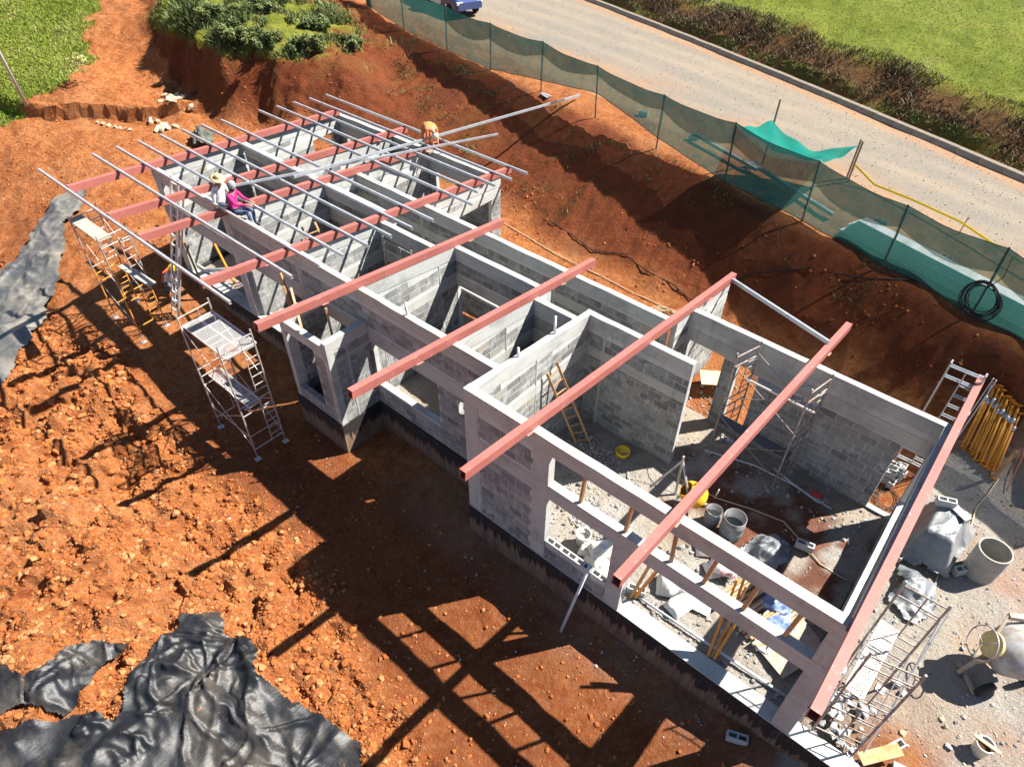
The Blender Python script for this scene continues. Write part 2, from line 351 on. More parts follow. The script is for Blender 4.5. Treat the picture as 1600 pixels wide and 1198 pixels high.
# ---- gravel road and kerb
RM = mat('road_gravel'); n, l, b = N(RM)
tc = n.new('ShaderNodeTexCoord'); O = tc.outputs['Object']; at = n.new('ShaderNodeAttribute'); at.attribute_name = 'shoulder'
g = mixc(n, l, noise(n,l,O,.35,7,.65), (.185,.158,.124), (.165,.147,.122))
g = mixc(n, l, noise(n,l,scaled(n,l,O,(.35,1.6,1)),.55,4,.6,.5,.68,0,.55), g, (.235,.185,.13))
g = mixc(n, l, noise(n,l,O,15,4,.85,.56,.68,0,.7), g, (.11,.105,.10))
g = mixc(n, l, noise(n,l,O,19,3,.8,.58,.68,0,.7), g, (.33,.31,.28))
sh_ = mixc(n, l, noise(n,l,O,3,7,.7), (.27,.128,.055), (.31,.175,.088))
a2 = n.new('ShaderNodeAttribute'); a2.attribute_name = 'track'
g = mixc(n, l, math_(n,l,'MULTIPLY',a2.outputs['Fac'],.4), g, (.27,.215,.155))
c = mixc(n, l, at.outputs['Fac'], g, sh_); l.new(c, b.inputs['Base Color'])
b.inputs['Roughness'].default_value = .95; b.inputs['Specular IOR Level'].default_value = .1
bp = n.new('ShaderNodeBump'); bp.inputs['Strength'].default_value = .6; bp.inputs['Distance'].default_value = .03
l.new(noise(n,l,O,16,5,.8,0,1), bp.inputs['Height']); l.new(bp.outputs[0], b.inputs['Normal'])
rx = np.concatenate([np.arange(-60,-26,2), np.arange(-26,14,.4), np.arange(14,60,2)]); ts = np.linspace(0,1,44)
V = []; A = []
for x in rx:
    y0, y1 = float(Ff(x))+1.1, float(Kf(x))+.02
    for t in ts:
        y = y0+(y1-y0)*t; V.append((x,y)); A.append(t*(y1-y0))
V = np.array(V); A = np.array(A)
zr = np.maximum(HN(V[:,0],V[:,1]), 2.2) + (fbm(V[:,0],V[:,1],1.2,3,91)-.5)*.05 + .075*sstep(0,.8,A) - .03
trk = np.clip(sum(np.exp(-((A-c0)/.32)**2) for c0 in (4.6,6.2,7.6,9.1)),0,1)*(.4+.9*fbm(V[:,0],V[:,1]*2,3,3,97))
sd = np.clip(sstep(4.2, 1.2, A+(fbm(V[:,0],V[:,1],2.5,4,93)-.5)*3.4),0,1); sd = np.maximum(sd, sstep(.9,.2,(V[:,0]*0+Kf(V[:,0]))-V[:,1])*.6)
k = len(ts); ii = np.arange(len(rx)*k).reshape(len(rx),k)
RF = np.stack([ii[:-1,:-1].ravel(), ii[1:,:-1].ravel(), ii[1:,1:].ravel(), ii[:-1,1:].ravel()],1)
road = from_np('road', np.column_stack([V,zr]), RF, RM, center=False, attrs={'shoulder':('FLOAT', sd), 'track':('FLOAT', trk)}); tag(road, kind='structure')
KM = mat('kerb_concrete', (.205,.17,.13), .9, col2=(.14,.115,.09), ns=2.5, bump=(30,.4,.01))
kerb = bpy.data.objects.new('kerb', None); COL.objects.link(kerb); ORG[kerb.name] = np.zeros(3); tag(kerb, kind='structure')
arc = []; x = -28.
while x < 12: arc.append(x); x += .86
for x0, x1 in zip(arc[:-1], arc[1:]):
    x1 -= .018; mb = MB(); P = []
    for x in (x0, x1):
        y = float(Kf(x)); P.append((x, y, 2.33))
    dy = random.uniform(-.02,.02); V = []
    for x, y, z in P:
        V += [(x,y+dy,z-.1),(x+.13,y+.34+dy,z-.1),(x+.13,y+.34+dy,z+.20),(x+.06,y+.15+dy,z+.19),(x+.01,y+.02+dy,z+.05)]
    mb.add(V, [(0,5,9,4),(4,9,8,3),(3,8,7,2),(2,7,6,1),(0,4,3,2,1),(5,6,7,8,9)]); mb.build('kerb_stone', KM, kerb)
# ------------------------------------------------------------------ house materials
def block_mat(name, single):
    M = mat(name); n, l, b = N(M); tc = n.new('ShaderNodeTexCoord')
    ge = n.new('ShaderNodeNewGeometry'); P = ge.outputs['Position']
    if single: oi = n.new('ShaderNodeObjectInfo'); rnd = oi.outputs['Random']
    else: at = n.new('ShaderNodeAttribute'); at.attribute_name = 'tone'; rnd = at.outputs['Fac']
    cr = n.new('ShaderNodeValToRGB'); l.new(rnd, cr.inputs[0]); e = cr.color_ramp.elements
    e[0].position = 0; e[0].color = (.135,.138,.135,1); e[1].position = 1; e[1].color = (.32,.32,.308,1)
    q = cr.color_ramp.elements.new(.3); q.color = (.195,.198,.192,1)
    q = cr.color_ramp.elements.new(.955); q.color = (.275,.277,.268,1); q = cr.color_ramp.elements.new(.985); q.color = (.31,.27,.21,1)
    c = mixc(n,l, noise(n,l,P,2.6,7,.75,.52,.64,0,.7), cr.outputs[0], (.44,.445,.43))
    c = mixc(n,l, noise(n,l,scaled(n,l,P,(3,3,.5)),2.2,5,.6,.55,.72,0,.5), c, (.12,.125,.125))
    c = mixc(n,l, noise(n,l,P,.6,5,.65,.50,.68,0,.5), c, (.12,.12,.118))
    c = mixc(n,l, noise(n,l,P,5,6,.75,.56,.66,0,.6), c, (.43,.43,.415))
    c = mixc(n,l, noise(n,l,P,60,3,.8,.5,.75,0,.5), c, (.16,.16,.16))
    l.new(c, b.inputs['Base Color']); b.inputs['Roughness'].default_value = .95; b.inputs['Specular IOR Level'].default_value = .12
    bp = n.new('ShaderNodeBump'); bp.inputs['Strength'].default_value = .6; bp.inputs['Distance'].default_value = .008
    l.new(noise(n,l,P,55,4,.8,0,1), bp.inputs['Height']); l.new(bp.outputs[0], b.inputs['Normal'])
    return M
M_BLOCK1 = block_mat('concrete_block', True); M_BLOCKN = block_mat('concrete_block_mass', False)
def conc_mat(name, a, b_, c_, streak=(.6,.6,9)):
    M = mat(name); n, l, b = N(M); ge = n.new('ShaderNodeNewGeometry'); P = ge.outputs['Position']
    c = mixc(n,l, noise(n,l,P,1.1,7,.65), a, b_)
    c = mixc(n,l, noise(n,l,scaled(n,l,P,streak),1.6,5,.6,.5,.7,0,.6), c, c_)
    c = mixc(n,l, noise(n,l,scaled(n,l,P,(2.5,2.5,.35)),2.6,5,.6,.58,.74,0,.45), c, (.17,.165,.155))
    c = mixc(n,l, noise(n,l,P,38,3,.8,.56,.72,0,.5), c, (.16,.155,.15))
    c = mixc(n,l, noise(n,l,P,.55,6,.7,.52,.7,0,.55), c, (.15,.15,.145))
    l.new(c, b.inputs['Base Color']); b.inputs['Roughness'].default_value = .9; b.inputs['Specular IOR Level'].default_value = .15
    bp = n.new('ShaderNodeBump'); bp.inputs['Strength'].default_value = .5; bp.inputs['Distance'].default_value = .01
    l.new(noise(n,l,scaled(n,l,P,(1,1,4)),14,6,.75,0,1), bp.inputs['Height']); l.new(bp.outputs[0], b.inputs['Normal'])
    return M
M_CONC = conc_mat('cast_concrete', (.425,.43,.405), (.355,.36,.34), (.265,.262,.24))
M_CORE = conc_mat('mortar', (.465,.47,.45), (.41,.415,.40), (.36,.36,.345), (3,3,3))
M_PL = mat('tarred_plinth'); n, l, b = N(M_PL); ge = n.new('ShaderNodeNewGeometry'); P = ge.outputs['Position']
sx = n.new('ShaderNodeSeparateXYZ'); l.new(P, sx.inputs[0])
drip = noise(n,l,scaled(n,l,P,(9,9,.25)),1.4,4,.6,.2,.8,-.35,.35)
edge_ = math_(n,l,'ADD', sx.outputs[2], drip)
mr = n.new('ShaderNodeMapRange'); mr.inputs[1].default_value = -.62; mr.inputs[2].default_value = -.50; l.new(edge_, mr.inputs[0])
c = mixc(n,l, mr.outputs[0], mixc(n,l,noise(n,l,scaled(n,l,P,(6,6,.4)),2,5,.7),(.22,.145,.095),(.11,.065,.045)), (.022,.018,.018))
c = mixc(n,l, noise(n,l,scaled(n,l,P,(5,5,.4)),3,5,.7,.6,.72,0,.5), c, (.30,.27,.25))
l.new(c, b.inputs['Base Color']); b.inputs['Roughness'].default_value = .7

# ------------------------------------------------------------------ house
ZT, SLP = 3.67, -.11
def roofz(y): return ZT + SLP*y
house = thing('unfinished_house', (0,0,0), 'long roofless house of grey concrete blocks with bare window and door openings', 'house')
BL = []          # every block: (centre, u, length, height, thickness, wall)
def wall(p0, p1, th=.15, zb=-.1, ops=(), cols=(), band=(2.0,2.3), ring=.36, top=None, blocks=True, bands=()):
    p0 = np.array(p0, float); p1 = np.array(p1, float); L = np.hypot(*(p1-p0)); u = (p1-p0)/L; nrm = np.array([-u[1], u[0]])
    def W(s, v, z): q = p0+u*s+nrm*v; return (q[0], q[1], z)
    def tz(s): return top if top is not None else roofz(p0[1]+u[1]*s)
    def cell(mb, s0, s1, v0, v1, z0a, z0b, z1a, z1b):
        V = [W(s0,v0,z0a),W(s1,v0,z0b),W(s1,v1,z0b),W(s0,v1,z0a),W(s0,v0,z1a),W(s1,v0,z1b),W(s1,v1,z1b),W(s0,v1,z1a)]
        mb.add(V, [(0,3,2,1),(4,5,6,7),(0,1,5,4),(1,2,6,5),(2,3,7,6),(3,0,4,7)])
    # core of mortar, just behind the block faces
    ops0 = ops; g_ = .009; ops = [(max(o[0]-g_,0) if o[0] > .001 else 0, min(o[1]+g_,L), o[2]-g_ if o[2] > zb+.001 else zb, o[3]+g_) for o in ops0]
    ss = sorted({0, L, *[o[0] for o in ops], *[o[1] for o in ops]}); zs = sorted({zb, *[o[2] for o in ops if o[2] > zb+.01], *[o[3] for o in ops if o[3] < 8]})
    mb = MB(); e = .007
    for a, b_ in zip(ss[:-1], ss[1:]):
        a2 = a+.005 if a < 1e-6 else a; b2 = b_-.005 if b_ > L-1e-6 else b_
        runs = []
        for i, z in enumerate(zs):
            za = z; zb2 = zs[i+1] if i+1 < len(zs) else None
            mid = z+.01 if zb2 is None else (z+zb2)/2
            if any(o[0]-1e-6 <= a and o[1]+1e-6 >= b_ and o[2]-1e-6 <= mid <= o[3]+1e-6 for o in ops): continue
            if runs and abs(runs[-1][1]-za) < 1e-6 : runs[-1][1] = zb2
            else: runs.append([za, zb2])
        for za, zc in runs:
            if zc is None: cell(mb, a2, b2, e, th-e, za, za, tz(a)-.02, tz(b_)-.02)
            else: cell(mb, a2, b2, e, th-e, za, za, zc, zc)
    w_ = mb.build('wall', M_CORE, house); ops = ops0
    def free(s0, s1, z0, z1):      # split [s0,s1] by the openings crossing z0..z1
        iv = [(s0, s1)]
        for o in ops:
            if min(o[3], z1)-max(o[2], z0) > (z1-z0)*.45:
                nv = []
                for a, b_ in iv:
                    if o[1] <= a or o[0] >= b_: nv.append((a, b_)); continue
                    if o[0] > a: nv.append((a, o[0]))
                    if o[1] < b_: nv.append((o[1], b_))
                iv = nv
        return iv
    # ring beam along the top
    mb = MB(); k = max(1, int(L/.45)); jit = [random.uniform(-.008,.008) for _ in range(k+1)]
    for (a0, b0) in [(0, L)]:
        V = []; F = []
        for i in range(k+1):
            s = L*i/k; zt = tz(s)+jit[i]; zr = tz(s)-ring
            V += [W(s,-.005,zr),W(s,th+.005,zr),W(s,th+.005,zt),W(s,-.005,zt+random.uniform(-.006,.006))]
        for i in range(k):
            q = 4*i
            for a, b_ in ((0,1),(1,2),(2,3),(3,0)): F.append((q+a, q+4+a, q+4+b_, q+b_))
        F += [(0,1,2,3),(4*k+3,4*k+2,4*k+1,4*k)]
        mb.add(V, F)
    if ring > .02: mb.build('ring_beam', M_CONC, w_)
    zr_min = min(tz(0), tz(L))-ring
    allb = ([band] if band else [])+list(bands)
    for bz in allb:
        mb = MB(); z1 = min(bz[1], zr_min-.01); any_ = False
        for a, b_ in free(0, L, bz[0], z1):
            if b_-a > .05 and z1-bz[0] > .05: cell(mb, a, b_, -.004, th+.004, bz[0], bz[0], z1, z1); any_ = True
        if any_: mb.build('lintel', M_CONC, w_)
    for c0, c1 in cols:
        mb = MB(); za = zb; zc = None
        zcuts = sorted({zb, tz((c0+c1)/2)-ring, *[o[2] for o in ops if o[0] < c1 and o[1] > c0], *[o[3] for o in ops if o[0] < c1 and o[1] > c0]})
        for z0, z1 in zip(zcuts[:-1], zcuts[1:]):
            md = (z0+z1)/2
            if any(o[0] < c1 and o[1] > c0 and o[2] < md < o[3] for o in ops): continue
            cell(mb, c0-.002 if c0 < .01 else c0, c1+.002 if c1 > L-.01 else c1, -.007, th+.007, z0, z0, z1-.003, z1-.003)
        if mb.v: mb.build('column', M_CONC, w_)
    if blocks:
        r = 0; z = zb
        while z+.2 < max(tz(0), tz(L))-ring+.02:
            if not any(min(bz[1], z+.2)-max(bz[0], z) > .1 for bz in allb):
                s = -.4 if r % 2 else -.2
                cuts = free(0, L, z, z+.2)
                for c0, c1 in cols:
                    nv = []
                    for a, b_ in cuts:
                        if c1 <= a or c0 >= b_: nv.append((a, b_)); continue
                        if c0 > a: nv.append((a, c0))
                        if c1 < b_: nv.append((c1, b_))
                    cuts = nv
                st = 0 if r % 2 == 0 else -.2
                for a, b_ in cuts:
                    q = st
                    while q < b_:
                        x0, x1 = max(q, a), min(q+.4, b_); q += .4
                        if x1-x0 < .07: continue
                        sm = (x0+x1)/2
                        z1 = z+.2
                        if z1 > min(tz(x0), tz(x1))-ring+.004: continue
                        for bz in allb: 
                            if bz[0] < z1 <= bz[1]: z1 = bz[0]
                        z0 = z
                        for bz in allb:
                            if bz[0] <= z0 < bz[1]: z0 = bz[1]
                        if z1-z0 < .06: continue
                        j = random.uniform(-.0025,.0025)
                        ctr = p0+u*sm+nrm*(th/2+j)
                        BL.append((np.array([ctr[0],ctr[1],(z0+z1)/2]), u, nrm, x1-x0-.022, z1-z0-.022, th, w_))
            z += .2; r += 1
    return w_
# near room
wFN = wall((0,0),(8.0,0), .18, -.1, ops=[(2.25,7.66,2.40,3.29),(2.25,3.87,.32,2.0),(4.23,7.66,-.1,2.0)], cols=[(0,.38),(1.85,2.25),(3.87,4.23),(7.66,8.0)], band=(2.0,2.4), ring=.38)
wall((.15,.185),(.15,4.2), .15, -.2, cols=[(2.0,2.02)])
wall((0,4.205),(2.95,4.205), .15, -.3, cols=[(.6,.66)])
wall((8.0,.185),(7.87,6.25), .16, -.15, ops=[(.12,5.75,.75,2.45)], cols=[(0,.12)], band=None)
wall((1.78,6.27),(7.86,6.13), .15, -.15, ops=[(.1,1.1,-.15,2.1),(1.5,2.05,-.02,2.05),(5.42,5.93,-.1,2.0)], band=(2.1,2.45))
wall((1.78,6.43),(1.76,8.45), .15, -.1)
wall((1.78,5.58),(1.78,6.265), .15, -.1)
# corridor and rooms
wall((-10.1,5.47),(1.6,5.40), .15, -.15, ops=[(4.1,6.6,.75,2.1)], cols=[(3.0,3.1),(8.2,8.3)])
wall((-4.40,4.23),(-1.4,4.23), .15, -.2, ops=[(.02,2.3,-.2,2.0)])
wall((-1.2,3.72),(0,3.72), .15, -.2)
wall((-1.2,1.085),(-1.2,4.40), .15, -.2, cols=[(1.6,1.63)])
wall((-4.40,1.085),(-4.40,4.40), .15, -.2, cols=[(.35,.37),(2.5,2.53)])
wall((-6.9,1.085),(-6.92,3.74), .15, -.2)
wall((-6.9,3.745),(-4.56,3.745), .15, -.2)
wall((-10.0,4.2),(-7.0,4.27), .15, -.2)
wall((-6.95,5.60),(-6.98,9.02), .15, -.1, ops=[(1.15,2.95,.7,2.0)])
wall((-9.93,1.085),(-10.2,8.72), .15, -.2, ops=[(3.35,4.25,-.2,2.1)])
wall((-11.75,4.4),(-12.05,8.72), .15, -.2)
wall((-14.5,4.22),(-10.2,4.2), .15, -.2, ops=[(3.0,3.9,-.2,2.1)])
wGA = wall((-14.2,.95),(-15.2,8.95), .15, -.2, ops=[(6.4,7.45,.6,2.15)])
wall((-15.15,8.74),(-7.1,8.85), .15, -.1, ops=[(.35,1.3,.9,2.1),(3.6,4.4,.9,2.1),(5.25,6.8,1.0,2.1)])
# long front wall
x0 = -14.2
wF5 = wall((x0,.93),(-.005,.93), .15, -.1, ops=[(.3,3.75,-.1,2.05),(.3,3.75,2.5,3.18),(4.15,7.15,-.1,2.0),(7.95,9.75,-.1,2.0),(10.02,12.34,.6,2.0),(13.05,13.22,1.45,1.9)],
     cols=[(0,.3),(3.75,4.15),(7.15,7.35)], band=(2.0,2.42))
# bump-out with two fins
wall((-4.3,-.36),(-4.3,.925), .16, -.1, top=2.66, ring=.3, band=(1.95,2.05), cols=[(0,.2),(.55,.62)])
wall((-6.05,-.36),(-6.05,.925), .16, -.1, top=2.66, ring=.3, band=None, cols=[(0,.28)])
wall((-6.05,-.36),(-4.46,-.36), .16, -.1, top=2.52, ring=.32, band=None, ops=[(0,1.14,.26,2.2)])
# plinths
def plinth(x0_, y0_, x1_, y1_, zb=-1.6, zt_=-.1):
    mb = MB(); mb.box((x0_,y0_,zb),(x1_,y1_,zt_)); return mb.build('plinth', M_PL, house)
def ledge(x0_, y0_, x1_, y1_, z0, z1):
    mb = MB(); mb.box((x0_,y0_,z0),(x1_,y1_,z1)); return mb.build('sill', M_CONC, house)
plinth(.0,-.04,9.7,.30,-1.7,-.125); ledge(.005,-.02,9.69,.34,-.122,-.09)
plinth(-14.3,.89,-6.25,1.25); ledge(-14.28,.90,-6.25,1.3,-.098,-.06)
plinth(-4.29,.89,-.001,1.25)
plinth(-6.25,-.40,-4.26,.885)
plinth(7.75,.31,8.1,6.3,-.6,-.14); plinth(-14.75,1.26,-14.1,4.6,-.6,-.15)
ledge(-4.18,.915,-1.86,1.10,.585,.61)
# ------------------------------------------------------------------ roof steel
def paint_mat(name, a, b_, c_):
    M = mat(name); n, l, b = N(M); tc = n.new('ShaderNodeTexCoord'); O = tc.outputs['Object']
    c = mixc(n,l, noise(n,l,O,1.3,6,.7), a, b_); c = mixc(n,l, noise(n,l,O,18,4,.8,.6,.7,0,.7), c, c_); c = mixc(n,l, noise(n,l,O,2.2,6,.75,.56,.66,0,.65), c, (.22,.075,.06)); c = mixc(n,l, noise(n,l,O,5,5,.8,.63,.67,0,.6), c, (.33,.26,.23))
    l.new(c, b.inputs['Base Color']); b.inputs['Roughness'].default_value = .55; b.inputs['Specular IOR Level'].default_value = .4; return M
M_RED = paint_mat('red_oxide_primer', (.33,.105,.085), (.275,.085,.068), (.42,.20,.165))
M_WELD = mat('weld_grey', (.20,.10,.085), .6, .2, col2=(.32,.20,.17), ns=20)
M_DARKIN = mat('dark_inside', (.012,.008,.008), .9)
def mirror_steel(name, col=(.44,.46,.48), rough=.4, spot=(.33,.35,.37)):
    return mat(name, col, rough, .45, col2=spot, ns=5, spec=.5)
M_GALV = mirror_steel('galvanised_steel'); M_SCAF = mat('scaffold_steel', (.50,.49,.47), .45, .35, col2=(.30,.26,.22), ns=7)
M_YEL = mat('yellow_paint', (.66,.27,.022), .5, col2=(.52,.22,.04), ns=9)
def beam(x0, y0, x1, y1, label, lift=.0, w_=.15, h_=.2):
    t = .012; V = []; F = []
    z0, z1 = roofz(y0)+.005+lift, roofz(y1)+.005+lift
    P0, P1 = np.array([x0,y0,z0]), np.array([x1,y1,z1]); d = (P1-P0)/np.linalg.norm(P1-P0)
    sd = np.cross(d, [0,0,1]); sd /= np.linalg.norm(sd); up = np.cross(sd, d)
    def ring_(P, a, b0, b1): return [P+sd*(-a)+up*b0, P+sd*a+up*b0, P+sd*a+up*b1, P+sd*(-a)+up*b1]
    V = ring_(P0,w_/2,0,h_)+ring_(P1,w_/2,0,h_)+ring_(P0,w_/2-t,t,h_-t)+ring_(P1,w_/2-t,t,h_-t)
    o = lambda k: [k,k+1,k+2,k+3]
    mb = MB(); F = []; 
    for i in range(4):
        j = (i+1) % 4
        F.append((i,4+i,4+j,j)); F.append((8+j,12+j,12+i,8+i)); F.append((i,j,8+j,8+i)); F.append((4+j,4+i,12+i,12+j))
    mb.add(V, F); ob = mb.build('roof_beam', M_RED)
    Ln = np.linalg.norm(P1-P0)
    for fr in sorted(random.sample([.18,.31,.44,.57,.68,.83],2)):
        q0 = P0+d*Ln*fr; mb = MB(); wv = w_+.006; mb.bar(Vector(q0+up*(h_/2)-d*.008), Vector(q0+up*(h_/2)+d*.008), wv, h_+.006); mb.build('weld_seam', M_WELD, ob)
    for q0 in (P0+d*1.75, P0+d*(Ln-1.4)):
        mb = MB(); mb.bar(Vector(q0-d*.09+up*-.004), Vector(q0+d*.09+up*-.004), w_+.07, .012); mb.build('seat_plate', M_WELD, ob)
    return tag(ob, label, 'beam', 'red roof beams')
beam(-13.86,-1.62,-15.12,8.75,'red steel roof beam along the far gable wall, farthest left of all')
beam(-11.48,-1.62,-12.1,9.5,'red steel roof beam second from the far gable, in front of the man in the straw hat')
beam(-9.86,-1.62,-10.22,9.55,'red steel roof beam third from the far gable, ending at the worker in orange')
beam(-6.82,-1.68,-7.02,9.55,'red steel roof beam fourth from the far gable, last one carrying the grey purlins')
beam(-4.45,-1.78,-4.47,6.25,'red steel roof beam in the middle of the house, just clear of the purlin ends')
beam(-1.29,-1.8,-1.25,6.28,'red steel roof beam over the room left of the long block cross wall')
beam(1.74,-1.83,1.77,8.5,'red steel roof beam over the room with the wooden ladder')
beam(4.9,-1.8,4.91,8.34,'red steel roof beam crossing the big room above the yellow mixer drum')
beam(7.93,-1.74,7.88,8.4,'red steel roof beam over the right end wall, nearest the yellow props')
# galvanised purlins: C sections lying on the beams
def purlin(x0, x1, y, i, n_):
    z = roofz(y)+.21; d = SLP
    mb = MB(); w_, h_, t = .06, .085, .006
    prof = [(-w_/2,0),(w_/2,0),(w_/2,t),(-w_/2+t,t),(-w_/2+t,h_-t),(w_/2,h_-t),(w_/2,h_),(-w_/2,h_)]
    # the open side looks uphill; closed side and lips
    V = []
    for x in (x0, x1):
        for a, b_ in prof: V.append((x, y+a, z+b_+a*d))
    k = len(prof); F = [(i_, (i_+1) % k, k+(i_+1) % k, k+i_) for i_ in range(k)]
    F += [tuple(range(k-1,-1,-1)), tuple(range(k,2*k))]
    mb.add(V, F); mb.box((x0,y+w_/2-t+.0005,z+.001),(x1,y+w_/2,z+.022)); mb.box((x0,y+w_/2-t+.0005,z+h_-.022),(x1,y+w_/2,z+h_-.001))
    o = mb.build('purlin', M_GALV)
    ords = ['nearest the scaffolds, low front edge','second','third','fourth','fifth','sixth','seventh','eighth','ninth','tenth','eleventh','twelfth','farthest, along the back edge']
    return tag(o, 'galvanised steel purlin across the red beams, '+(ords[i] if i in (0, n_-1) else ords[i]+' from the front eave'), 'purlin', 'galvanised purlins on the far roof')
PY_ = [-1.72,-.08,.72,1.47,2.27,3.07,3.82,4.6,5.42,6.24,7.04,7.84,8.62,9.43]
PXL = [-15.33,-15.65,-15.8,-15.93,-16.06,-16.17,-16.23,-16.3,-16.4,-16.5,-16.55,-16.6,-16.7,-16.72]
PXR = [-5.44,-5.5,-5.54,-5.56,-5.58,-5.59,-5.59,-5.57,-5.58,-5.62,-6.16,-6.16,-6.14,-6.16]
sel = [0,1,2,3,4,5,6,7,9,10,11,12,13]
for i, q in enumerate(sel): purlin(PXL[q], PXR[q], PY_[q], i, len(sel))
def pole(p0, p1, w_, label):
    mb = MB(); mb.bar(p0, p1, w_, w_*1.5); return tag(mb.build('steel_tube', M_GALV), label, 'steel tube', 'loose steel tubes on the roof')
pole((-10.77,1.7,roofz(1.7)+.36),(-9.15,11.34,roofz(11.34)+.36),.045,'long thin steel tube held by the two seated men, lying across the purlins')
pole((-10.15,3.3,roofz(3.3)+.42),(-9.75,17.2,2.45),.055,'very long steel tube laid from the roof to the top of the red bank')
def brace(p0, p1, label):
    mb = MB(); mb.bar(p0, p1, .06, .10); return tag(mb.build('steel_tube', M_GALV), label, 'steel tube')
brace((1.85,8.3,2.86),(4.88,7.0,3.16),'pale steel tube spanning from one red beam end down to the next at the back')
# ------------------------------------------------------------------ common materials
M_WOOD = mat('raw_timber', (.45,.27,.13), .8, col2=(.30,.17,.08), ns=8); M_WOODP = mat('pale_timber', (.56,.43,.28), .8, col2=(.42,.30,.18), ns=6)
M_GWOOD = mat('weathered_pole', (.16,.125,.10), .85, col2=(.28,.22,.16), ns=10)
M_WHITE = mat('white_plastic', (.72,.71,.67), .5, col2=(.58,.56,.5), ns=5); M_GREYP = mat('grey_plastic', (.19,.20,.205), .5, col2=(.14,.14,.14), ns=5)
M_CABLE = mat('black_cable', (.015,.014,.014), .5); M_BAG = mat('white_sack', (.62,.61,.58), .8, col2=(.48,.46,.42), ns=9, bump=(20,.5,.02))
M_BLUE = mat('blue_sack', (.10,.16,.30), .6, col2=(.40,.43,.48), ns=5, lo=.5, hi=.6); M_PIPE = mat('pvc_pipe', (.48,.51,.54), .4)
M_HOSE = mat('tan_hose', (.48,.38,.24), .6); M_ALU = mat('aluminium', (.60,.60,.60), .4, .5); M_RUBBER = mat('tyre_rubber', (.02,.02,.02), .9)
def net_mat(name, col, op, trans=.5):
    M = bpy.data.materials.new(name); M.use_nodes = True; n = M.node_tree.nodes; l = M.node_tree.links; n.clear()
    o = n.new('ShaderNodeOutputMaterial'); tr = n.new('ShaderNodeBsdfTransparent'); di = n.new('ShaderNodeBsdfDiffuse'); tl = n.new('ShaderNodeBsdfTranslucent')
    di.inputs[0].default_value = (*col,1); tl.inputs[0].default_value = (*col,1)
    a = n.new('ShaderNodeMixShader'); a.inputs[0].default_value = trans; l.new(di.outputs[0],a.inputs[1]); l.new(tl.outputs[0],a.inputs[2])
    tc = n.new('ShaderNodeTexCoord'); f = noise(n,l,tc.outputs['Object'],2.2,5,.6,.3,.7,op-.07,op+.07)
    b = n.new('ShaderNodeMixShader'); l.new(f,b.inputs[0]); l.new(tr.outputs[0],b.inputs[1]); l.new(a.outputs[0],b.inputs[2]); l.new(b.outputs[0],o.inputs[0])
    return M
M_NET = net_mat('green_shade_net', (.035,.125,.105), .78, .25); M_NETB = net_mat('green_shade_net_band', (.025,.09,.08), .62, .25); M_TEAL = net_mat('teal_canopy', (.012,.19,.155), .96, .35)
def grid(fn, nu, nv):
    V = [fn(i/nu, j/nv) for i in range(nu+1) for j in range(nv+1)]
    F = [(i*(nv+1)+j,(i+1)*(nv+1)+j,(i+1)*(nv+1)+j+1,i*(nv+1)+j+1) for i in range(nu) for j in range(nv)]
    return V, F
# ------------------------------------------------------------------ shade net fence
posts = [(-27.2,20.4),(-22.65,19.07),(-18.73,18.32),(-15.24,17.68),(-11.69,17.0),(-8.24,16.26),(-4.78,15.32),(-1.53,14.53),(1.6,13.78),(4.45,12.94),(7.06,12.06),(9.6,11.2),(12.4,10.3)]
lift = [0,0,0,0,.45,.95,.42,0,0,0,0,0,0]
fence = thing('net_fence', (-4.8,15.3,2.2), 'green shade net fence on thin poles along the top of the red bank', 'fence')
PT = []
for i, (x, y) in enumerate(posts):
    z = H(x,y); lx, ly = random.uniform(-.06,.06), random.uniform(-.08,.05); h_ = 2.02+random.uniform(-.05,.08)
    mb = MB(); pts = [(x+lx*t, y+ly*t, z-.25+(h_+.25)*t) for t in (0,.3,.65,1)]; mb.path(pts, .034, 7); mb.build('post', M_GWOOD, fence, smooth=True); PT.append((x+lx,y+ly,z,z+h_,x,y))
for i in range(len(PT)-1):
    a, b_ = PT[i], PT[i+1]; ph = random.uniform(0,6)
    def top_(u): return a[3]+(b_[3]-a[3])*u - .42*u*(1-u)*1.0 - .02
    def pos(u, v, off=0):
        x = a[4]+(b_[4]-a[4])*u + (a[0]-a[4])*(1-u)*v+(b_[0]-b_[4])*u*v; y = a[5]+(b_[5]-a[5])*u + (a[1]-a[5])*(1-u)*v+(b_[1]-b_[5])*u*v
        gb = max(a[2]+(b_[2]-a[2])*u, H(x,y)) + lift[i]*(1-u)+lift[i+1]*u; zt = top_(u)
        w_ = math.sin(u*9+ph+v*2)*.035*(1-abs(2*u-1)**4) + .10*math.sin(math.pi*u)*math.sin(math.pi*v)*(1 if i%2 else -1)*.6
        return (x, y-.04+off+w_, gb+.03+(zt-gb-.03)*v)
    V, F = grid(lambda u,v: pos(u,v), 14, 8); mb = MB(); mb.add(V,F); mb.build('net_panel', M_NET, fence, smooth=True)
    if i > 1:
        V, F = grid(lambda u,v: pos(u, 1-(1-v)*(.33+.16*math.sin(math.pi*u)), -.03), 14, 4); mb = MB(); mb.add(V,F); mb.build('net_band', M_NETB, fence, smooth=True)
    
    for vv, rr in ((1,.010),(0,.014)): mb = MB(); mb.path([pos(k/8,vv,-.02*vv) for k in range(9)], rr, 4); mb.build('rope', M_CABLE, fence)
V, F = grid(lambda u,v: (-27.0+.55*u, 20.25-.2*u+.1*math.sin(u*14), H(-27,20.2)+.02+2.0*v), 12, 5); mb = MB(); mb.add(V,F); mb.build('folded_net', M_NETB, fence, smooth=True)
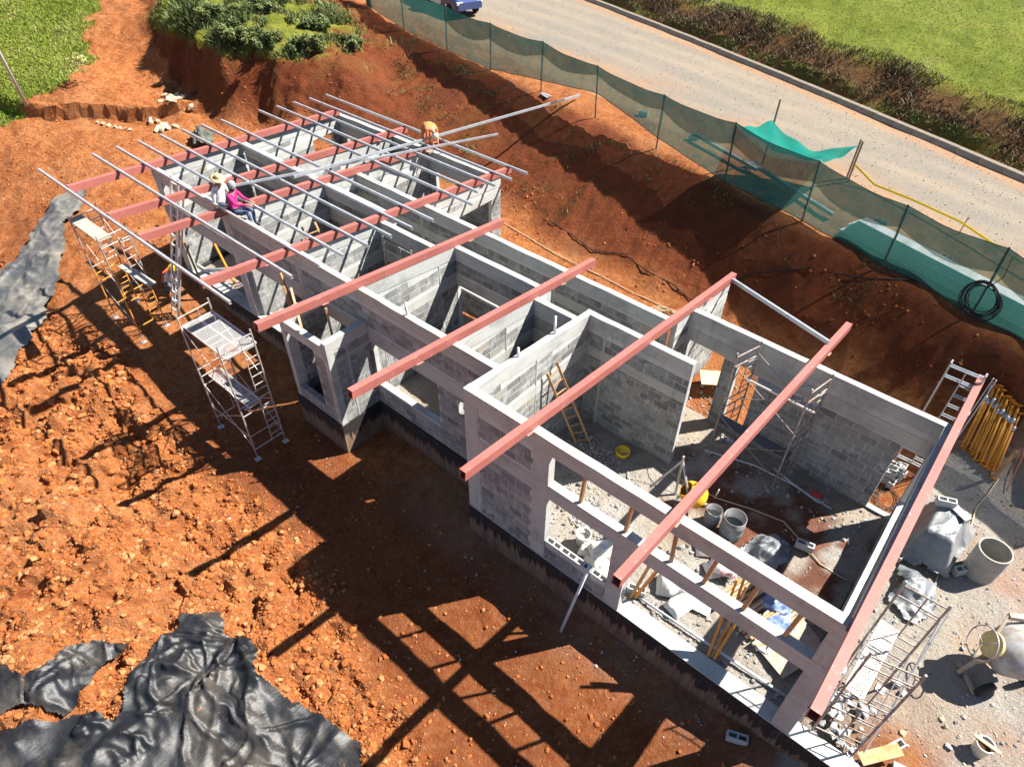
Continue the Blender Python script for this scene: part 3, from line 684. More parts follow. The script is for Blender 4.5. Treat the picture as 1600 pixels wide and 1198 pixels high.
# teal canopy over the stacked material
cnp = thing('shade_canopy', (0,15.6,2.3), 'teal cloth canopy sagging between the fence and two poles beside the road', 'canopy')
A_, B_, C_, D_ = [np.array(q) for q in ((-1.55,14.5,4.22),(1.6,13.78,4.16),(-1.05,16.2,4.0),(1.75,16.9,3.72))]
def can(u, v):
    p = A_*(1-u)*(1-v)+B_*u*(1-v)+C_*(1-u)*v+D_*u*v
    sag = math.sin(math.pi*u)*(.30+.22*v) + .16*math.sin(math.pi*v) + .04*math.sin(u*17+v*5)*math.sin(math.pi*u)+.035*math.sin((u+v)*13)
    return (p[0], p[1]+.12*math.sin(math.pi*u)*(1-2*v), p[2]-sag)
V, F = grid(can, 22, 14); mb = MB(); mb.add(V,F); mb.build('cloth', M_TEAL, cnp, smooth=True)
for (x, y, zt) in ((-1.08,16.44,4.62),(1.75,17.02,3.8),(1.62,17.25,3.75)):
    mb = MB(); mb.tube((x,y,2.15),(x+.03,y,zt),.035,7); mb.build('pole', M_GWOOD, cnp)
# galvanised sections stacked behind the net
fd = np.array([5.46,-1.72,0]); fd /= np.linalg.norm(fd); fn_ = np.array([-fd[1],fd[0],0])
M_PALE = mat('pale_galvanised', (.66,.68,.68), .5, .2, col2=(.55,.57,.58), ns=4)
st = thing('steel_stack', (6.0,12.9,2.3), 'long flat stack of pale galvanised steel sections behind the green net', 'steel stack')
for k in range(9):
    L0 = random.uniform(-.15,.1) + .03*k; p0 = np.array([2.95,13.98,2.36+.055*k])+fd*L0+fn_*random.uniform(-.03,.03); p1 = p0+fd*7.6
    mb = MB(); mb.bar(p0, p1, .62-(.02*k if k < 7 else .25), .046); mb.build('section', M_PALE, st)
# concrete block with two cells
def hollow_mesh(L=.39, W_=.15, h_=.19):
    mb = MB(); t = .028; xs = [-L/2, -L/2+t, -t/2, t/2, L/2-t, L/2]
    for y0, y1 in ((-W_/2,-W_/2+t),(W_/2-t,W_/2)): mb.box((-L/2,y0,0),(L/2,y1,h_))
    for x0, x1 in ((xs[0],xs[1]),(xs[2],xs[3]),(xs[4],xs[5])): mb.box((x0+.0003,-W_/2+t,.0005),(x1-.0003,W_/2-t,h_-.0005))
    mb.box((-L/2+t,-W_/2+t,.002),(L/2-t,W_/2-t,.02))
    me = bpy.data.meshes.new('concrete_block'); me.from_pydata(mb.v,[],mb.f); me.materials.append(M_LB); return me
M_LB = mat('loose_block_concrete', (.44,.44,.42), .95, col2=(.34,.34,.33), ns=9, bump=(50,.5,.01))
HB = hollow_mesh()
def hblock(x, y, z, rz, label, group=None, rx=0, ry=0, parent=None):
    o = bpy.data.objects.new('concrete_block' if parent is None else 'block', HB); COL.objects.link(o)
    o.location = (x,y,z) if parent is None else np.array([x,y,z])-ORG[parent.name]; o.rotation_euler = (rx,ry,rz)
    if parent is None: tag(o, label, 'block', group)
    else: o.parent = parent
    return o
for i, x in enumerate((2.45,2.85,3.25,3.66)): hblock(x,.09,.325,0,None,parent=wFN)
for (x, y, rz, lb) in ((-4.0,16.7,.5,'pale concrete block behind the net, propping the end of a grey steel tube'),(-6.7,17.4,.2,'single concrete block lying behind the net left of the steel tube'),
    (-1.25,16.0,.3,'concrete block under the shade of the teal canopy'),(3.6,14.9,-.2,'concrete block on the orange shoulder behind the steel stack, farther left'),(5.75,13.95,-.4,'concrete block on the orange shoulder behind the steel stack, nearest the cable coil')):
    hblock(x,y,H(x,y)+.02,rz,lb,'blocks behind the fence')
mb = MB(); mb.bar((-3.95,16.62,2.55),(-.9,15.55,2.5),.1,.12); tag(mb.build('steel_tube', M_GALV), 'grey steel tube behind the net resting on a concrete block, by the canopy', 'steel tube')
mb = MB(); mb.bar((-1.3,15.85,2.52),(2.3,14.3,2.45),.1,.12); tag(mb.build('steel_tube', M_GALV), 'grey steel tube under the canopy running towards the steel stack', 'steel tube')
for k in range(4):
    mb = MB(); z = H(-11.2,16.9)+.03; mb.bar((-11.5+.02*k,16.85-.05*k,z+.02*(k%2)),(-10.95,16.78-.09*k,z+.02*(k%2)),.07,.035); tag(mb.build('steel_offcut', M_GALV), 'short steel offcut in the small heap at a fence post foot', 'offcut', 'steel offcuts by the fence')
# coil of black hose hung on a post
mb = MB()
for k in range(9):
    r_ = .36+.02*k+random.uniform(-.02,.02); tx, ty = random.uniform(-.25,.25), random.uniform(-.12,.12); ph = random.uniform(0,6)
    pts = []
    for q in range(25):
        t = 2*math.pi*q/24; pts.append((7.05+fd[0]*r_*math.cos(t)+tx*.15, 11.9+fd[1]*r_*math.cos(t)+.05*math.sin(t*2+ph)-.02*k+.12*math.sin(t), 2.78+r_*math.sin(t)*.92+ty*.3))
    mb.path(pts, .014, 5)
mb.path([(7.08,12.0,3.1),(7.25,11.95,3.5),(7.2,12.0,4.0)], .012, 5)
tag(mb.build('hose_coil', M_CABLE, smooth=True), 'thick coil of black hose hanging on a fence post at the right', 'hose')
# caution tape and stake
M_TAPE = mat('caution_tape', (.80,.68,.04), .4)
mb = MB(); P = [(1.7,17.1,3.0),(2.6,17.0,2.55),(3.9,16.6,2.62),(5.5,15.9,2.72),(7.2,14.95,2.62),(9.5,13.8,2.66)]
for a, b_ in zip(P[:-1],P[1:]): mb.bar(a,b_,.006,.075)
tag(mb.build('caution_tape', M_TAPE), 'yellow caution tape strung along the edge of the gravel road', 'tape')
mb = MB(); mb.tube((5.6,15.85,2.2),(5.65,15.85,2.95),.018,6); tag(mb.build('stake', M_GWOOD), 'thin wooden stake carrying the caution tape', 'stake')
# ------------------------------------------------------------------ pickup on the road
M_CARW = mat('white_car_paint', (.78,.78,.78), .25, spec=.6); M_CARB = mat('blue_car_paint', (.035,.06,.16), .25, spec=.6); M_GLASS = mat('car_glass', (.02,.025,.03), .08, spec=.8); M_LAMP = mat('headlamp', (.75,.77,.8), .15, spec=.8)
car = thing('pickup_truck', (-23.6,23.3,2.36), 'white and dark blue pickup truck on the road behind the net, partly cut off', 'truck')
hd = np.array([.965,-.262,0]); hs = np.array([.262,.965,0])
def cpt(a, s, z): q = np.array([-23.6,23.3,2.36])+hd*a+hs*s; return (q[0],q[1],q[2]+z)
def loft(secs, mat_, name, parent, smooth=False):
    mb = MB(); V = []; k = len(secs[0])
    for s in secs: V += [cpt(*p) for p in s]
    F = []
    for i in range(len(secs)-1):
        for j in range(k): F.append((i*k+j, i*k+(j+1)%k, (i+1)*k+(j+1)%k, (i+1)*k+j))
    F += [tuple(range(k-1,-1,-1)), tuple(range((len(secs)-1)*k,len(secs)*k))]
    mb.add(V,F); return mb.build(name, mat_, parent, smooth)
def sec(a, w_, z0, z1, r_=.1): return [(a,-w_,z0),(a,w_,z0),(a,w_,z1-r_),(a,w_-r_,z1),(a,-w_+r_,z1),(a,-w_,z1-r_)]
loft([sec(.75,.86,.35,1.06),sec(1.6,.86,.35,1.03),sec(2.25,.84,.36,.94),sec(2.5,.74,.42,.78)], M_CARB, 'bonnet', car)
loft([sec(-2.5,.84,.4,1.0,.03),sec(-.75,.86,.38,1.02,.03),sec(.748,.86,.36,1.05,.05)], M_CARW, 'body', car)
loft([sec(-.85,.80,1.0,1.1),sec(-.6,.70,1.0,1.62),sec(.1,.70,1.0,1.66),sec(.72,.78,1.0,1.12)], M_CARW, 'cab', car)
loft([[(.16,-.62,1.62),(.16,.62,1.62),(.69,.70,1.14),(.69,-.70,1.14)],[(.17,-.62,1.635),(.17,.62,1.635),(.70,.70,1.155),(.70,-.70,1.155)]], M_GLASS, 'windscreen', car)
for s in (-1,1):
    mb = MB(); mb.add([cpt(*p) for p in ((-.55,s*.745,1.12),(.5,s*.775,1.12),(.1,s*.715,1.52),(-.5,s*.715,1.52))],[(0,1,2,3)]); mb.build('side_window', M_GLASS, car)
    mb = MB(); mb.box((-.12,-.17,-.07),(.12,.17,.07)); mb.v = [cpt(2.36+v[0],s*.62+v[1],.76+v[2]) for v in mb.v]; mb.build('headlight', M_LAMP, car)
    for a in (1.65,-1.55):
        mb = MB(); mb.lathe(cpt(a,s*.80-.10*s,.33),[(.0,0),(.20,0),(.33,.02),(.33,.18),(.20,.2),(0,.2)],18,axis=hs*s); wv = mb.build('wheel', M_RUBBER, car, True)
# lamp pole at the far left
lp = thing('lamp_pole', (-32.0,2.95,H(-32,2.95)), 'tall thin grey pole standing in the grass at the far left', 'pole')
z = H(-32,2.95); mb = MB(); mb.tube((-32,2.95,z-.2),(-32.1,2.7,z+7.2),.075,9,.05); mb.build('shaft', mat('pole_grey',(.42,.41,.40),.6), lp, True)
mb = MB(); mb.path([(-32.1,2.7,z+6.9),(-31.7,2.8,z+7.15),(-31.0,3.0,z+7.25)],.03,6); mb.build('arm', M_GALV, lp)
# ------------------------------------------------------------------ yard on the right
for k in range(17):
    u = k/16; bx = 8.35+.9*u+random.uniform(-.03,.03); by = 9.35-.45*u+random.uniform(-.08,.05); tx = 8.22+.72*u+random.uniform(-.03,.03); ty = 10.75+.1*u-.9*0+random.uniform(-.1,.1)
    lay = .0 if k%3 else .07
    p0 = Vector((bx,by,H(bx,by)+.05+lay)); p1 = Vector((tx,ty,H(tx,ty)+.05+lay*.7)); d = (p1-p0).normalized(); p1 = p0+d*1.75
    pr = thing('shoring_prop', tuple(p0), ORD[k]+' yellow steel prop from the left in the bundle on the red bank', 'prop', 'yellow props leaning on the bank')
    mb = MB(); mb.tube(p0,p0+d*1.35,.03,8); mb.build('outer_tube', M_YEL, pr, True)
    mb = MB(); mb.tube(p0+d*1.3,p1,.024,8); mb.build('inner_tube', M_YEL if k else M_SCAF, pr, True)
    mb = MB(); mb.tube(p0+d*1.27,p0+d*1.40,.044,8); mb.build('collar', M_GALV, pr, True)
    mb = MB(); mb.bar(p1-d*.006,p1+d*.006,.12,.12); mb.build('head_plate', M_YEL if k else M_SCAF, pr); mb = MB(); mb.bar(p0-d*.012,p0,.12,.12); mb.build('foot_plate', M_YEL, pr)
# big cement pipe
M_CEM = mat('cement_pipe', (.36,.345,.31), .85, col2=(.28,.265,.235), ns=4)
x, y = 9.72, 6.02; z = H(x,y); mb = MB(); mb.lathe((x,y,z-.03),[(.30,0),(.32,.0),(.335,.5),(.335,.86),(.305,.86),(.295,.3),(.29,.05),(0,.05)],32)
o = mb.build('cement_drum', M_CEM, smooth=False); tag(o, 'open grey cement drum standing alone in the yard on the right', 'drum')
# mixer
MX0 = len(bpy.data.objects)
mx = thing('concrete_mixer', (10.75,4.5,H(10.75,4.5)), 'grey tilting concrete mixer with hand wheel, at the right edge of the yard', 'mixer')
z = H(10.75,4.5); M_MIX = mat('mixer_grey', (.40,.42,.43), .6, col2=(.28,.23,.18), ns=5); M_MIXY = mat('mixer_cream', (.55,.43,.20), .6, col2=(.42,.33,.17), ns=5)
ax = Vector((.45,.75,.35)).normalized(); c0 = Vector((10.9,4.62,z+.85))
mb = MB(); mb.lathe(c0,[(0,-.52),(.26,-.52),(.46,-.28),(.48,.1),(.36,.42),(.24,.5),(.22,.5),(.33,.4),(.4,.1),(0,-.3)],26,axis=ax); mb.build('drum', M_MIX, mx, True)
mb = MB(); mb.bar((10.42,4.12,z+.55),(11.3,4.9,z+.62),.09,.09); mb.bar((10.5,4.85,z+1.3),(11.25,5.3,z+1.3),.10,.10); mb.bar((10.5,4.85,z+1.3),(10.45,4.3,z+1.0),.05,.07); mb.bar((10.35,4.05,z+.05),(10.62,4.45,z+.95),.07,.07); mb.bar((11.3,4.9,z+.05),(11.25,5.3,z+1.3),.07,.07); mb.bar((10.3,4.25,z+.06),(10.7,3.8,z+.06),.07,.05); mb.build('frame', mat('mixer_frame',(.42,.34,.27),.7,col2=(.30,.22,.16),ns=6), mx)
mb = MB(); wx = Vector((-.75,-.5,.35)).normalized(); mb.lathe((10.52,4.30,z+1.0),[(.0,0),(.22,0),(.25,.03),(.25,.09),(.0,.1)],24,axis=wx); mb.build('gear_disc', M_MIXY, mx)
def ring_pts(c, ax_, r_, n_=28):
    ax_ = Vector(ax_).normalized(); a = ax_.cross(Vector((0,0,1))).normalized(); b_ = ax_.cross(a)
    return [Vector(c)+a*r_*math.cos(2*math.pi*k/n_)+b_*r_*math.sin(2*math.pi*k/n_) for k in range(n_+1)]
hc = Vector((10.32,4.16,z+1.05)); rp = ring_pts(hc, wx, .33); mb = MB(); mb.path(rp,.013,6)
for k in (0,9,19): mb.path([hc,rp[k]],.010,5)
mb.build('hand_wheel', M_SCAF, mx, True)
for (a, b_) in ((10.75,3.95),(11.35,4.75)):
    mb = MB(); mb.lathe((a,b_,z+.2),[(0,0),(.12,0),(.2,.02),(.2,.1),(.12,.12),(0,.12)],18,axis=(.75,-.6,0)); mb.build('wheel', M_RUBBER, mx, True)
mx.location.x -= .32; mx.location.y -= .78; mx.location.z = H(10.43,3.7); ORG[mx.name] = np.array(mx.location)
# bucket with a stick
def bucket(x, y, label, m_=None, r_=.15, h_=.34, z=None, fill=None, hoop=False):
    z = H(x,y) if z is None else z; t = thing('bucket', (x,y,z), label, 'bucket'); mb = MB()
    mb.lathe((x,y,z),[(0,0),(r_*.85,0),(r_,h_),(r_*1.06,h_),(r_*1.06,h_-.03),(r_*.97,h_-.03),(r_*.94,h_),(r_*.8,.03),(0,.03)],22); mb.build('shell', m_ or M_WHITE, t, True)
    mb = MB(); mb.lathe((x,y,z),[(0,h_*.62),(r_*.9,h_*.6)],18); mb.build('contents', fill or G, t)
    return t
bk = bucket(10.72,2.0,'dirty white bucket with a stick laid over it, at the lower right edge')
mb = MB(); zz_ = H(10.72,2.0)+.36; mb.bar((10.5,2.02,zz_),(10.95,1.98,zz_),.06,.025); tag(mb.build('wood_stick', M_WOODP), 'short pale stick lying across the white bucket', 'stick')
bucket(2.66,.92,'tall white bucket inside the front window opening', r_=.17, h_=.38, fill=M_CEM)
def barrel(x, y, r_, h_, label, m_, fill): 
    z = H(x,y); t = thing('barrel', (x,y,z), label, 'barrel'); mb = MB()
    mb.lathe((x,y,z),[(0,0),(r_*.92,0),(r_*.96,.05),(r_,h_*.33),(r_*1.03,h_*.35),(r_,h_*.38),(r_,h_*.66),(r_*1.03,h_*.68),(r_,h_*.71),(r_*.98,h_),(r_*.93,h_),(r_*.93,.1),(0,.1)],28); mb.build('shell', m_, t, True)
    mb = MB(); mb.lathe((x,y,z),[(0,h_*.55),(r_*.94,h_*.55)],20); mb.build('contents', fill, t); return t
M_WATER = mat('grey_water', (.10,.115,.12), .08, spec=.6)
barrel(5.1,3.3,.26,.68,'large open grey barrel half full of water in the big room',M_GREYP,M_WATER)
barrel(4.6,3.35,.19,.48,'smaller grey barrel between the yellow mixer and the water barrel',M_GREYP,M_CEM)
# yellow mixer in the room
ym = thing('yellow_mixer', (3.96,3.35,-.17), 'small bright yellow mixer drum on a pole stand in the big room', 'mixer')
mb = MB(); ax = Vector((-.55,-.35,.55)).normalized(); c0 = Vector((4.02,3.40,.32)); M_YD = mat('bright_yellow', (.80,.42,.02), .4, col2=(.70,.36,.03), ns=5)
mb.lathe(c0,[(0,-.28),(.16,-.28),(.29,-.16),(.31,.05),(.25,.22),(.19,.28),(.17,.28),(.23,.2),(.28,.05),(0,-.2)],26,axis=ax); mb.build('drum', M_YD, ym, True)
mb = MB(); mb.lathe(c0,[(.305,-.03),(.325,-.025),(.325,.025),(.305,.03)],26,axis=ax); mb.build('rim', M_YD, ym, True)
mb = MB(); mb.tube((3.55,3.5,-.2),(3.5,3.55,1.15),.03,7); mb.tube((3.5,3.55,1.0),(3.05,3.1,.1),.03,7); mb.tube((3.5,3.55,1.0),(4.0,3.2,.35),.03,7); mb.tube((3.7,3.2,-.15),(4.3,3.7,-.1),.03,7); mb.build('stand', M_SCAF, ym)
# yellow hard ring bucket
x, y = 1.85, 3.75; mb = MB(); mb.lathe((x,y,H(x,y)),[(.12,.0),(.17,.0),(.19,.16),(.175,.17),(.155,.03),(0,.03)],24)
tag(mb.build('rubber_bucket', mat('yellow_rubber',(.75,.52,.03),.5), smooth=True), 'low yellow rubber bucket on the rubble beside the long inner wall', 'bucket')
# sacks
def sack(x, y, z, L, W_, h_, rz, label, m_=None, group=None, name='cement_sack'):
    V, F = [], []; nu, nv = 14, 10; mb = MB()
    for i in range(nu+1):
        for j in range(nv+1):
            a = (i/nu-.5)*2; b_ = (j/nv-.5)*2; e = (max(0,1-abs(a)**5))**.5*(max(0,1-abs(b_)**4))**.5
            bump_ = .12*math.sin(a*7+b_*3+x*9)+.1*math.sin(b_*8-a*4+y*7)
            V.append((a*L/2, b_*W_/2, h_*e*(.85+bump_)))
    for i in range(nu):
        for j in range(nv): F.append((i*(nv+1)+j,(i+1)*(nv+1)+j,(i+1)*(nv+1)+j+1,i*(nv+1)+j+1))
    c_, s_ = math.cos(rz), math.sin(rz); V = [(x+a*c_-b_*s_, y+a*s_+b_*c_, z+q) for a,b_,q in V]
    mb.add(V,F); return tag(mb.build(name, m_ or M_BAG, smooth=True), label, 'sack', group)
sack(3.0,.85,-.12,.62,.42,.2,.3,'white cement sack right beside the tall white bucket'); sack(3.35,.62,-.1,.68,.45,.24,-.4,'white crumpled sack behind the hollow block sill'); sack(3.2,.9,.08,.6,.4,.2,1.0,'white sack lying on top of two others by the window')
M_BAGR = mat('red_white_sack', (.62,.55,.52), .8, col2=(.55,.16,.14), ns=4, lo=.58, hi=.62)
sack(4.95,2.62,-.12,.62,.42,.17,.6,'white and red cement sack on the floor by the plank stack',M_BAGR); sack(5.35,2.3,-.12,.62,.42,.17,.9,'white and red cement sack half under a grey beam',M_BAGR); sack(5.45,2.28,.05,.6,.4,.16,.3,'pale sack lying on the red one next to the planks',M_BAGR); sack(5.25,2.75,-.1,.55,.4,.17,1.2,'dark blue sack behind the red and white sacks',M_BLUE)
sack(6.72,2.25,-.1,.62,.44,.2,.2,'blue and white sack beyond the planks, upper one',M_BLUE); sack(6.95,1.9,-.1,.6,.42,.18,.9,'blue and white sack beyond the planks, nearer the front beam',M_BLUE)
sack(4.85,1.25,-.12,.75,.5,.3,.5,'torn white sack spilling paper inside the open front',M_BAG); sack(5.15,.95,-.12,.55,.42,.2,1.3,'small crumpled white sack next to the torn one',M_BAG); sack(5.3,1.35,-.12,.8,.6,.08,.2,'flat spread white sack on the floor behind the front lintel',M_BAG)
# stacked planks
for k in range(15):
    x = 5.62+.085*k; z = -.08+.03*(k%3); y0 = 1.45+random.uniform(-.1,.15)-.02*k; mb = MB()
    mb.bar((x,y0,z),(x+.42,y0+1.35+random.uniform(-.2,.2),z+.02),.055,.07); tag(mb.build('plank', M_WOODP if k%2 else M_WOOD), ORD[k]+' narrow plank from the left in the row on the big room floor', 'plank', 'planks stacked in the big room')
for k, (x, y, rz) in enumerate(((7.2,1.72,1.15),(7.42,1.55,1.2))):
    mb = MB(); c_, s_ = math.cos(rz), math.sin(rz)
    q = lambda a,b_,z: (x+a*c_-b_*s_, y+a*s_+b_*c_, z)
    zz_ = -.09+.03*k; mb.add([q(-.6,-.3,zz_),q(.6,-.3,zz_),q(.6,.3,zz_),q(-.6,.3,zz_),q(-.6,-.3,zz_+.02),q(.6,-.3,zz_+.02),q(.6,.3,zz_+.02),q(-.6,.3,zz_+.02)],[(0,3,2,1),(4,5,6,7),(0,1,5,4),(1,2,6,5),(2,3,7,6),(3,0,4,7)])
    tag(mb.build('plywood_board', mat('worn_ply%d'%k,(.36,.31,.25),.8,col2=(.28,.20,.15),ns=5)), ('lower' if k == 0 else 'upper')+' of two worn plywood boards at the right front of the big room', 'board')
# timber struts between the two front beams
for k, (x, dx) in enumerate(((2.98,.06),(4.02,.05),(5.0,-.03),(5.66,.10),(6.42,.08),(7.16,.07))):
    mb = MB(); mb.bar((x,.1,2.405),(x+dx,.08,3.285),.05,.07); tag(mb.build('timber_strut', M_WOOD), 'timber strut standing on the lower front beam, '+['first','second','third','fourth','fifth','sixth'][k]+' from the block pier', 'strut', 'struts between the front beams')
for k, (a, b_) in enumerate((((6.15,.38,-.1),(6.02,.9,1.9)),((6.22,.42,-.1),(6.2,1.0,1.75)),((6.28,.40,-.1),(6.35,1.0,1.6)),((4.28,.45,-.1),(4.5,.8,1.6)),((4.35,.5,-.1),(4.72,.75,1.5)),((6.3,.5,-.1),(6.1,1.05,1.85)))):
    mb = MB(); mb.bar(a,b_,.045,.06); tag(mb.build('timber_prop', M_WOOD if k%2 else M_YEL), ['leaning timber prop, leftmost of the bundle under the lower front beam','yellowish prop in the bundle under the lower front beam','timber prop rightmost in the bundle under the lower front beam','yellowish prop beside the middle concrete pier','timber prop crossing the one beside the middle pier','thin prop behind the bundle under the lower front beam'][k], 'prop')
for k, (a, b_, r_, m_, lb) in enumerate((((4.15,.55,-.1),(7.75,.62,-.08),.028,M_PIPE,'long white pipe lying along the open front floor'),((3.34,-.68,-1.12),(3.47,-.06,.86),.035,M_PIPE,'white pipe leaning against the outside of the front wall'),((2.3,3.3,-.1),(2.62,2.95,-.1),.012,M_PIPE,'thin white rod on the dark floor of the big room'),((4.35,3.95,-.1),(4.4,3.9,.35),.016,M_PIPE,'short white pipe stub standing in the dark floor'))):
    mb = MB(); mb.tube(a,b_,r_,10); tag(mb.build('pipe', m_, smooth=True), lb, 'pipe')
mb = MB(); mb.path([(3.4,5.2,-.1),(4.6,5.55,-.08),(5.6,5.6,-.08),(6.6,5.5,-.08)],.022,7); mb.path([(5.0,5.75,-.05),(5.6,5.6,-.05),(6.3,5.45,-.06),(6.4,5.65,-.06)],.018,7); tag(mb.build('conduit', M_PIPE, smooth=True), 'pale bent conduit along the foot of the far wall', 'pipe')
mb = MB(); mb.path([(x_, y_, H(x_,y_)+.03) for x_, y_ in ((2.9,4.0),(3.6,3.95),(4.4,4.05),(5.2,4.3),(5.9,4.45),(6.5,4.2),(7.0,3.9),(7.5,3.9),(7.8,4.0))],.016,6); tag(mb.build('hose', M_HOSE, smooth=True), 'tan hose trailing across the floor of the big room', 'hose')
# blocks on the ground
bz = H(7.4,7.4)
for k, (x, y, z, rz) in enumerate(((7.18,7.25,0,.1),(7.42,7.3,0,1.5),(7.2,7.55,0,.2),(7.5,7.62,0,1.4),(7.22,7.28,.2,.2),(7.45,7.6,.2,1.5),(7.25,7.85,0,.4),(7.3,7.6,.2,.1))):
    hblock(x,y,bz+z,rz,['front left bottom','front right bottom','middle left bottom','middle right bottom','front left top','middle right top','rearmost bottom','middle left top'][k]+' hollow block of the pile outside the right back doorway','blocks piled at the back doorway')
hblock(7.32,-.32,H(7.32,-.32),.4,'hollow concrete block alone on the shaded ground in front of the plinth',rx=0)
hblock(9.43,5.75,H(9.43,5.75),.9,'hollow concrete block beside the open cement drum')
hblock(9.55,1.05,H(9.55,1.05),1.1,'hollow block beside the orange plank at the lower right'); hblock(9.82,.86,H(9.8,.86),.2,'tipped hollow block on the red patch at the lower right',rx=1.3)
hblock(4.3,.62,-.13,.3,'concrete block on the floor just inside the open front'); hblock(6.55,4.05,-.12,.2,'grey block on the dark floor near the right wall')
mb = MB(); mb.bar((9.15,.42,-.05),(9.62,1.0,.06),.22,.03); tag(mb.build('plank', mat('stained_plank',(.50,.33,.18),.8,col2=(.55,.22,.08),ns=5)), 'wide plank stained with red earth at the bottom right', 'plank')
mb = MB(); mb.bar((9.2,8.85,-.1),(9.32,8.95,1.05),.06,.09); tag(mb.build('stake', M_WOOD), 'leaning wooden stake in the yard casting a long shadow', 'stake')
wf = MB(); 
for a, b_ in (((6.8,1.15),(7.02,1.15)),((6.8,1.52),(7.02,1.52)),((6.8,1.15),(6.8,1.52)),((7.02,1.15),(7.02,1.52))): wf.bar((a[0],a[1],-.05),(b_[0],b_[1],-.05),.06,.08)
tag(wf.build('formwork_frame', M_WHITE), 'small white rectangular frame on the shaded floor', 'frame')
mb = MB(); mb.box((6.05,5.55,-.12),(6.3,5.7,-.02)); tag(mb.build('red_box', mat('red_box',(.5,.05,.05),.6,col2=(.55,.5,.48),ns=6,lo=.55,hi=.6)), 'small red and white box on the floor by the far wall', 'box')
mb = MB(); mb.bar((2.0,7.4,.1),(2.75,7.9,.12),.6,.03); tag(mb.build('plywood_board', M_WOODP), 'pale plywood sheet on the ground outside the left back doorway', 'board')
# yard hoses
mb = MB(); mb.path([(x_,y_,H(x_,y_)+.03) for x_, y_ in ((9.35,8.9),(9.3,8.4),(9.2,7.8),(9.25,7.2),(9.28,6.7),(9.15,6.2),(9.05,5.6),(9.1,5.1),(9.2,4.7))],.014,6); tag(mb.build('hose', M_HOSE, smooth=True), 'tan hose running past the tarpaulin pile in the yard', 'hose')
mb = MB(); mb.path([(x_,y_,H(x_,y_)+.04) for x_, y_ in ((9.6,8.7),(9.55,9.5),(9.35,10.0),(9.2,10.4),(9.15,10.9),(8.9,11.3))],.012,6); tag(mb.build('cable', mat('orange_cable',(.5,.16,.07),.5), smooth=True), 'orange cable going up the red bank right of the yellow props', 'cable')
mb = MB(); mb.path([(x_,y_,H(x_,y_)+.04) for x_, y_ in ((-11,10.2),(-9,10.4),(-7,10.15),(-5.2,9.85),(-3.6,9.75),(-2,9.7),(-.5,9.6),(.6,9.4))],.016,6); tag(mb.build('hose', M_HOSE, smooth=True), 'tan hose along the foot of the red bank behind the house', 'hose')
mb = MB(); mb.path([(x_,y_,H(x_,y_)+.05) for x_, y_ in ((-6.5,11.2),(-5.2,10.9),(-4.1,10.6),(-3,10.9),(-1.9,10.6),(-.9,10.5),(0,10.3),(.4,10.7),(1.2,11.6),(2.6,12.1),(4.2,12.3),(5.4,12.6))],.018,6); tag(mb.build('cable', M_CABLE, smooth=True), 'black cable winding down the red bank to the house', 'cable')
mb = MB()
for k in range(7):
    pts = []; r_ = random.uniform(.25,.5); ox, oy = random.uniform(-.15,.15), random.uniform(-.1,.1)
    for q in range(17): t = 2*math.pi*q/16; xx_, yy_ = -.2+ox+r_*math.cos(t), 9.2+oy+r_*.8*math.sin(t); pts.append((xx_,yy_,H(xx_,yy_)+.04+.03*math.sin(3*t+k)+.02*k))
    mb.path(pts,.012,5)
tag(mb.build('hose_coil', M_HOSE, smooth=True), 'loose tan coil of hose on the ground behind the back wall', 'hose')
mb = MB()
for k in range(3):
    pts = []; r_ = .28+.05*k
    for q in range(17): t = 2*math.pi*q/16; pts.append((7.5+r_*.7*math.cos(t), 6.75+r_*math.sin(t), H(7.5,6.75)+.06))
    mb.path(pts,.010,5)
tag(mb.build('hose_coil', M_CABLE, smooth=True), 'thin dark coil of hose in the right back doorway', 'hose')
# ------------------------------------------------------------------ scaffolds
M_DECK = bpy.data.materials.new('perforated_deck'); M_DECK.use_nodes = True; n, l, b = N(M_DECK)
tc = n.new('ShaderNodeTexCoord'); vo = n.new('ShaderNodeTexVoronoi'); vo.inputs['Scale'].default_value = 26; vo.inputs['Randomness'].default_value = .15; l.new(scaled(n,l,tc.outputs['Object'],(1,1,.01)), vo.inputs['Vector'])
mr = n.new('ShaderNodeMapRange'); mr.inputs[1].default_value = .36; mr.inputs[2].default_value = .42; l.new(vo.outputs['Distance'], mr.inputs[0])
b.inputs['Base Color'].default_value = (.40,.395,.38,1); b.inputs['Roughness'].default_value = .6; b.inputs['Metallic'].default_value = .2; l.new(mr.outputs[0], b.inputs['Alpha'])
def end_frame(parent, p, q, z0, h_, m_, ladder=.38, rungs=5):
    """a welded end frame: two posts, top and bottom rails, an inner post with rungs on one side"""
    p, q = np.array(p, float), np.array(q, float); mb = MB(); at = lambda t, z: (p[0]+(q[0]-p[0])*t, p[1]+(q[1]-p[1])*t, z)
    mb.tube(at(0,z0),at(0,z0+h_),.022,7); mb.tube(at(1,z0),at(1,z0+h_),.022,7)
    for z in (z0+.12, z0+h_-.12, z0+h_-.42): mb.tube(at(0,z),at(1,z),.017,6)
    t1 = 1-ladder; mb.tube(at(t1,z0+.12),at(t1,z0+h_-.12),.014,6)
    for k in range(rungs): z = z0+.3+(h_-.8)*k/(rungs-1); mb.tube(at(t1,z),at(1,z),.013,6)
    return mb.build('end_frame', m_, parent)
